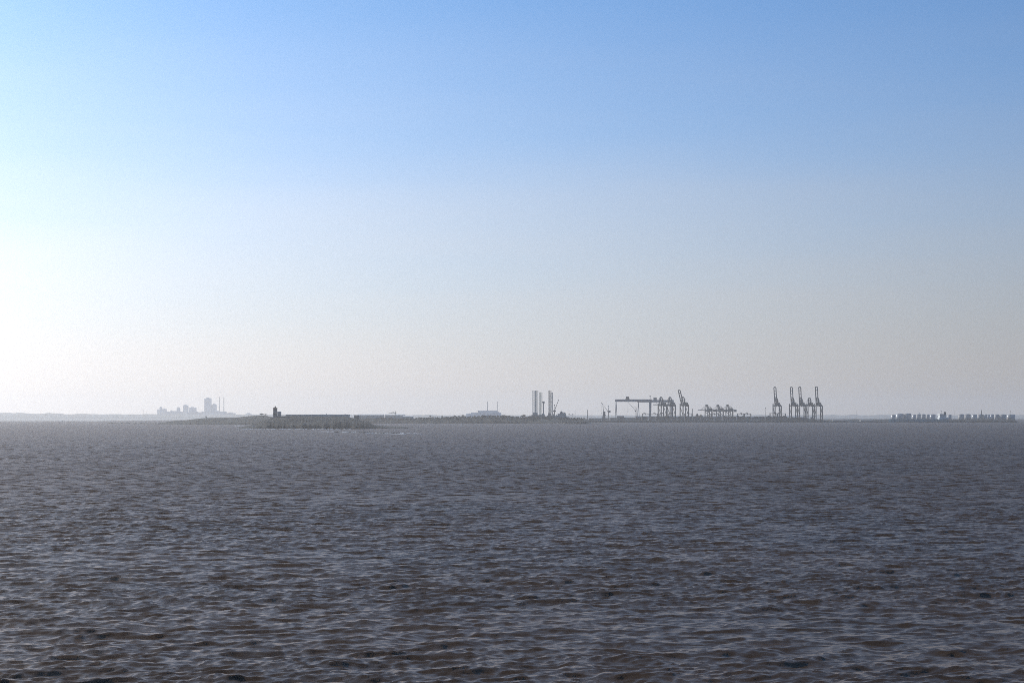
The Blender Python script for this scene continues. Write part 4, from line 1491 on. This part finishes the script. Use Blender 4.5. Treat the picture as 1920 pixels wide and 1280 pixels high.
def port_sheds():
    rg_ = random.Random(31)
    for px0, px1, top, lab, m in ((1104, 1127, 783.0, 'low grey quay shed at the far left of the port', M_SHED),
                                  (1143, 1152, 782.2, 'small grey shed beside the foot of the gantry A-leg', M_SHED),
                                  (1157, 1170, 779.4, 'dark long shed under the left half of the gantry girder', M_CRANE2),
                                  (1171, 1188, 782.0, 'low grey shed behind the mobile harbour crane', M_SHED),
                                  (1192, 1203, 780.4, 'grey shed between harbour crane and container yard', M_CRANE2),
                                  (1562, 1590, 786.8, 'low long grey shed on the shore right of the tall cranes', M_SHED),
                                  (1614, 1638, 787.0, 'low pale shed midway between tall cranes and tanker', M_PALE)):
        d = 5480 if px0 < 1500 else 5300
        z0 = 6.0 if px0 < 1500 else 3.2
        x0, x1 = WX(px0, d), WX(px1, d)
        h = WZ(top, d) - z0
        t = thing('quay_shed', lab, 'shed', (x0, d, z0))
        w = x1 - x0
        part(t, 'wall', m, lambda b: b.box(0, w, 0, 22, -0.5, h * 0.82))

        def rf(b):
            vs = [(-0.4, -0.6, h * 0.82), (w + 0.4, -0.6, h * 0.82), (w + 0.4, 22.6, h * 0.82), (-0.4, 22.6, h * 0.82), (-0.4, 11, h), (w + 0.4, 11, h)]
            b.add(vs, [(0, 1, 5, 4), (2, 3, 4, 5), (1, 2, 5), (3, 0, 4), (3, 2, 1, 0)])
        part(t, 'roof', M_ROOF if m is not M_CRANE2 else M_CRANE2, rf)
        n = max(2, int(w / 9))
        for k in range(n):
            q = w * (k + 0.5) / n
            part(t, 'door', M_DARK, lambda b: b.box(q - 1.8, q + 1.8, -0.12, 0.1, 0, min(4.5, h * 0.5)))
    # bulk heap
    d = 5480
    t = thing('bulk_heap', 'brown pointed heap of bulk cargo left of the low trio of cranes', 'heap', (WX(1312, d), d, 6.0))
    rr = random.Random(2)

    def heap(b, r, h, x):
        prof = [(r, 0), (r * 0.72, h * 0.35), (r * 0.36, h * 0.72), (r * 0.08, h)]
        vs = []
        n = 14
        for q, zz in prof:
            for i in range(n):
                a = 2 * math.pi * i / n
                f = 0.85 + 0.3 * rr.random()
                vs.append((x + q * f * math.cos(a), q * f * math.sin(a), zz))
        fs = []
        for k in range(3):
            for i in range(n):
                j = (i + 1) % n
                fs.append((k * n + i, k * n + j, k * n + n + j, k * n + n + i))
        fs.append(tuple(3 * n + i for i in range(n)))
        b.add(vs, fs)
    mh = mat('brown_ore', (0.11, 0.08, 0.06), 0.95, 0.1, 0.3, 0.1)
    part(t, 'cone', mh, lambda b: heap(b, 13, WZ(774.6, d) - 6, -9), True)
    part(t, 'cone', mh, lambda b: heap(b, 15, WZ(776.6, d) - 6, 4), True)


port_sheds()


def transit_sheds():
    for px0, px1, top, lab in ((1203, 1262, 780.6, 'long dark transit shed behind the containers under the gantry-side cranes'),
                               (1264, 1331, 780.9, 'long dark transit shed behind the containers left of the low trio'),
                               (1333, 1399, 780.6, 'long dark transit shed behind the containers under the low trio'),
                               (1401, 1452, 781.2, 'long dark transit shed behind the containers left of the lone tall crane'),
                               (1454, 1512, 781.4, 'long dark transit shed behind the lone tall crane'),
                               (1104, 1150, 783.4, 'long dark transit shed behind the two luffing cranes'),
                               (1152, 1201, 782.6, 'long dark transit shed behind the mobile harbour crane')):
        d, z0 = 6050.0, 6.0
        x0, x1 = WX(px0, d), WX(px1, d)
        h = WZ(top, d) - z0
        w = x1 - x0
        t = thing('transit_shed', lab, 'shed', (x0, d, z0), 0, 'transit sheds behind the quay')
        part(t, 'wall', M_CRANE2, lambda b: b.box(0, w, 0, 40, -0.5, h * 0.86))

        def rf(b):
            vs = [(-0.4, -0.6, h * 0.86), (w + 0.4, -0.6, h * 0.86), (w + 0.4, 40.6, h * 0.86), (-0.4, 40.6, h * 0.86), (-0.4, 20, h), (w + 0.4, 20, h)]
            b.add(vs, [(0, 1, 5, 4), (2, 3, 4, 5), (1, 2, 5), (3, 0, 4), (3, 2, 1, 0)])
        part(t, 'roof', M_CRANE2, rf)
        n = int(w / 14)
        for k in range(n):
            q = w * (k + 0.5) / n
            part(t, 'door', M_DARK, lambda b: b.box(q - 2.5, q + 2.5, -0.12, 0.1, 0, h * 0.6))


transit_sheds()

# ------------------------------------------------------------------ tank farm and tanker on the right
def tank(px0, px1, top, d, label, stair=True):
    r = (px1 - px0) / 2 / FPX * d
    z0 = 3.2
    h = WZ(top, d) - z0
    t = thing('storage_tank', label, 'tank', (WX((px0 + px1) / 2, d), d, z0), 0, 'storage tanks of the tank farm')
    n = 28
    mt = M_TANK if 'bright' in label or 'slim' in label or px0 % 3 < 1 else M_TANK2
    part(t, 'shell', mt, lambda b: b.lathe([(r, -0.5), (r, h * 0.93)], n), True)
    part(t, 'roof', M_TANK2, lambda b: b.lathe([(r * 1.01, h * 0.93), (r * 0.5, h * 0.975), (0.3, h)], n))
    part(t, 'wind_girder', M_PALE, lambda b: b.lathe([(r * 1.03, h * 0.80), (r * 1.03, h * 0.825)], n))
    def st(b):
        k = 12
        for i in range(k):
            a0 = -2.2 + 1.2 * i / k
            a1 = -2.2 + 1.2 * (i + 1) / k
            b.beam((r * 1.03 * math.cos(a0), r * 1.03 * math.sin(a0), h * 0.93 * i / k), (r * 1.03 * math.cos(a1), r * 1.03 * math.sin(a1), h * 0.93 * (i + 1) / k), 0.7)
    part(t, 'stair', M_PALE, st)


TK = [(1671, 1679, 776.6, 5800, 'leftmost slim storage tank with a bright edge, above the tanker bow'),
      (1680, 1694, 774.6, 5850, 'wide silver tank, left of two tall ones above the tanker foredeck'),
      (1694.6, 1708.4, 774.3, 5850, 'wide silver tank, right of two tall ones above the tanker foredeck'),
      (1710.6, 1717.6, 776.6, 5780, 'slim bright-edged tank next to the two tall wide ones'),
      (1718.2, 1726.4, 775.4, 5850, 'silver tank above the middle of the tanker, left of three alike'),
      (1727, 1735.4, 775.6, 5800, 'silver tank above the middle of the tanker, centre of three alike'),
      (1736.4, 1743, 776.0, 5850, 'silver tank above the middle of the tanker, right of three alike'),
      (1743.6, 1754, 775.8, 5800, 'wide tank just left of the tanker superstructure'),
      (1776.8, 1784, 776.6, 5750, 'bright-edged tank just right of the tanker stern'),
      (1796.6, 1808, 775.6, 5850, 'wide tank at the left end of the right tank group'),
      (1808.6, 1820, 775.4, 5880, 'second wide tank of the right tank group'),
      (1822, 1832, 776.0, 5800, 'third tank of the right group, with the brightest streak'),
      (1832.8, 1844, 775.8, 5860, 'tank of the right group under the pointed vent'),
      (1844.6, 1851.6, 776.0, 5850, 'narrow tank in the middle of the right group'),
      (1852, 1855.8, 776.2, 5760, 'slimmest tank of the right group'),
      (1856.2, 1864, 776.0, 5840, 'tank right of the slimmest one'),
      (1864.6, 1873.4, 775.9, 5860, 'third tank from the right end of the farm'),
      (1874, 1887, 776.0, 5850, 'second tank from the right end of the farm'),
      (1887.8, 1903, 776.2, 5870, 'broad tank at the right end of the tank farm')]
for a in TK:
    tank(*a)


def flare():
    d = 5700
    t = thing('vent_tower', 'small pointed lattice tower above the right tank group', 'tower', (WX(1840.3, d), d, 3.2))
    h = WZ(768.6, d) - 3.2
    part(t, 'lattice', M_CRANE2, lambda b: [b.beam((sx * 2.2, sy * 2.2, 0), (sx * 0.3, sy * 0.3, h), 0.7) for sx in (-1, 1) for sy in (-1, 1)] + [
        b.beam((-2 * (1 - q), -2 * (1 - q), q * h), (2 * (1 - q), -2 * (1 - q), (q + 0.08) * h), 0.5) for q in np.arange(0.1, 0.95, 0.1)])
    part(t, 'tip', M_DARK, lambda b: b.tube((0, 0, h - 0.5), (0, 0, h + 2), 0.5, 0.3, 6))


flare()


def tanker():
    d = 5185
    t = thing('tanker', 'blue green tanker lying along the shore in front of the silver tanks', 'ship', (WX(1722, d), d, 0))
    x = lambda px: WX(px, d) - WX(1722, d)
    z = lambda py: WZ(py, d)

    def hull(b):
        st = [(1666.5, 0.02, 785.2, 1.2), (1669, 0.35, 785.1, 0.2), (1675, 0.85, 785.2, 0), (1684, 1, 785.6, 0), (1760, 1, 785.6, 0), (1770, 0.95, 785.2, 0), (1776.5, 0.7, 784.8, 2.0)]
        vs = []
        for px, w, top, keel in st:
            for s_, zz in ((-w, z(top)), (-w, keel * 1.0 - 1.0), (w, keel * 1.0 - 1.0), (w, z(top))):
                vs.append((x(px), s_ * 14, zz))
        fs = []
        n = len(st)
        for i in range(n - 1):
            for j in range(3):
                fs.append((i * 4 + j, i * 4 + 1 + j, i * 4 + 5 + j, i * 4 + 4 + j))
            fs.append((i * 4 + 3, i * 4, i * 4 + 4, i * 4 + 7))
        fs += [(3, 2, 1, 0), (n * 4 - 4, n * 4 - 3, n * 4 - 2, n * 4 - 1)]
        b.add(vs, fs)
    part(t, 'hull', M_HULL, hull)
    part(t, 'boot_stripe', M_DARK, lambda b: b.box(x(1676), x(1768), -14.15, -14.0, -0.8, 1.6))
    part(t, 'deck_pipes', M_PALE, lambda b: [b.tube((x(1680), y, z(785.6) + 1.2), (x(1758), y, z(785.6) + 1.2), 0.5, n=6) for y in (-3, 0, 3)] + [
        b.box(x(q) - 0.3, x(q) + 0.3, -5, 5, z(785.6), z(785.6) + 1.2) for q in range(1684, 1757, 8)])
    part(t, 'manifold', M_PALE, lambda b: b.box(x(1717), x(1722), -11, 11, z(785.6), z(785.2)))
    for q in (1706, 1719.5):
        part(t, 'deck_crane', M_PALE, lambda b: [b.tube((x(q), 0, z(785.6)), (x(q), 0, z(783.4)), 0.7, n=6), b.beam((x(q), 0, z(783.6)), (x(q) + 9, 0, z(782.2)), 0.7)])
    sp = part(t, 'superstructure', M_WHITE, lambda b: [b.box(x(1759.5), x(1776), -12, 12, z(785.6), z(782.4)), b.box(x(1760.5), x(1772), -11, 11, z(782.4), z(777.8))])
    for k in range(4):
        for r_ in range(2):
            q = x(1762 + k * 2.6)
            part(sp, 'window', M_GLASS, lambda b: b.box(q, q + 2.0, -11.12, -10.95, z(781.2 - r_ * 2.0), z(780.4 - r_ * 2.0)))
    br = part(t, 'bridge', M_WHITE, lambda b: b.box(x(1760), x(1768), -14, 14, z(777.8), z(775.8)))
    part(br, 'bridge_window', M_GLASS, lambda b: b.box(x(1760.4), x(1767.6), -14.1, -13.9, z(777.2), z(776.4)))
    part(t, 'funnel', M_CRANE, lambda b: b.add([(x(1769.6), -4, z(777.8)), (x(1773.6), -4, z(777.8)), (x(1773.6), 4, z(777.8)), (x(1769.6), 4, z(777.8)), (x(1770.2), -3, z(771.6)), (x(1773.4), -3, z(772.2)), (x(1773.4), 3, z(772.2)), (x(1770.2), 3, z(771.6))],
                                                [(3, 2, 1, 0), (4, 5, 6, 7), (0, 1, 5, 4), (1, 2, 6, 5), (2, 3, 7, 6), (3, 0, 4, 7)]))
    part(t, 'radar_mast', M_DARK, lambda b: [b.beam((x(1764.8), 0, z(775.8)), (x(1764.8), 0, z(770)), 0.8, w2=0.5), b.box(x(1763.8), x(1765.8), -0.5, 0.5, z(771), z(770.4))])
    part(t, 'fore_mast', M_PALE, lambda b: b.beam((x(1674), 0, z(786)), (x(1674), 0, z(781)), 0.6))
    part(t, 'loading_arm', M_WHITE, lambda b: b.beam((x(1735), 0, z(776.6)), (x(1731.2), 0, z(771.4)), 0.9)).location = (0, 60, 0)


tanker()


# ------------------------------------------------------------------ haze: the air over the bay
def build_haze():
    bm = bmesh.new()
    bmesh.ops.create_cube(bm, size=1.0)
    for v in bm.verts:
        v.co.x *= 37000
        v.co.y *= 37000
        v.co.z = -1.5 if v.co.z < 0 else 200.0
    me = bpy.data.meshes.new('haze')
    bm.to_mesh(me)
    bm.free()
    m = bpy.data.materials.new('haze_air')
    m.use_nodes = True
    t = m.node_tree
    t.nodes.remove(t.nodes['Principled BSDF'])
    v = t.nodes.new('ShaderNodeVolumePrincipled')
    v.inputs['Color'].default_value = (0.99, 0.95, 0.925, 1)
    v.inputs['Density'].default_value = 6.2e-5
    v.inputs['Anisotropy'].default_value = 0.48
    t.links.new(v.outputs[0], t.nodes['Material Output'].inputs['Volume'])
    me.materials.append(m)
    o = bpy.data.objects.new('haze', me)
    o['kind'] = 'stuff'
    o['label'] = 'pale haze hanging over the whole bay'
    o['category'] = 'haze'
    COL.objects.link(o)


build_haze()
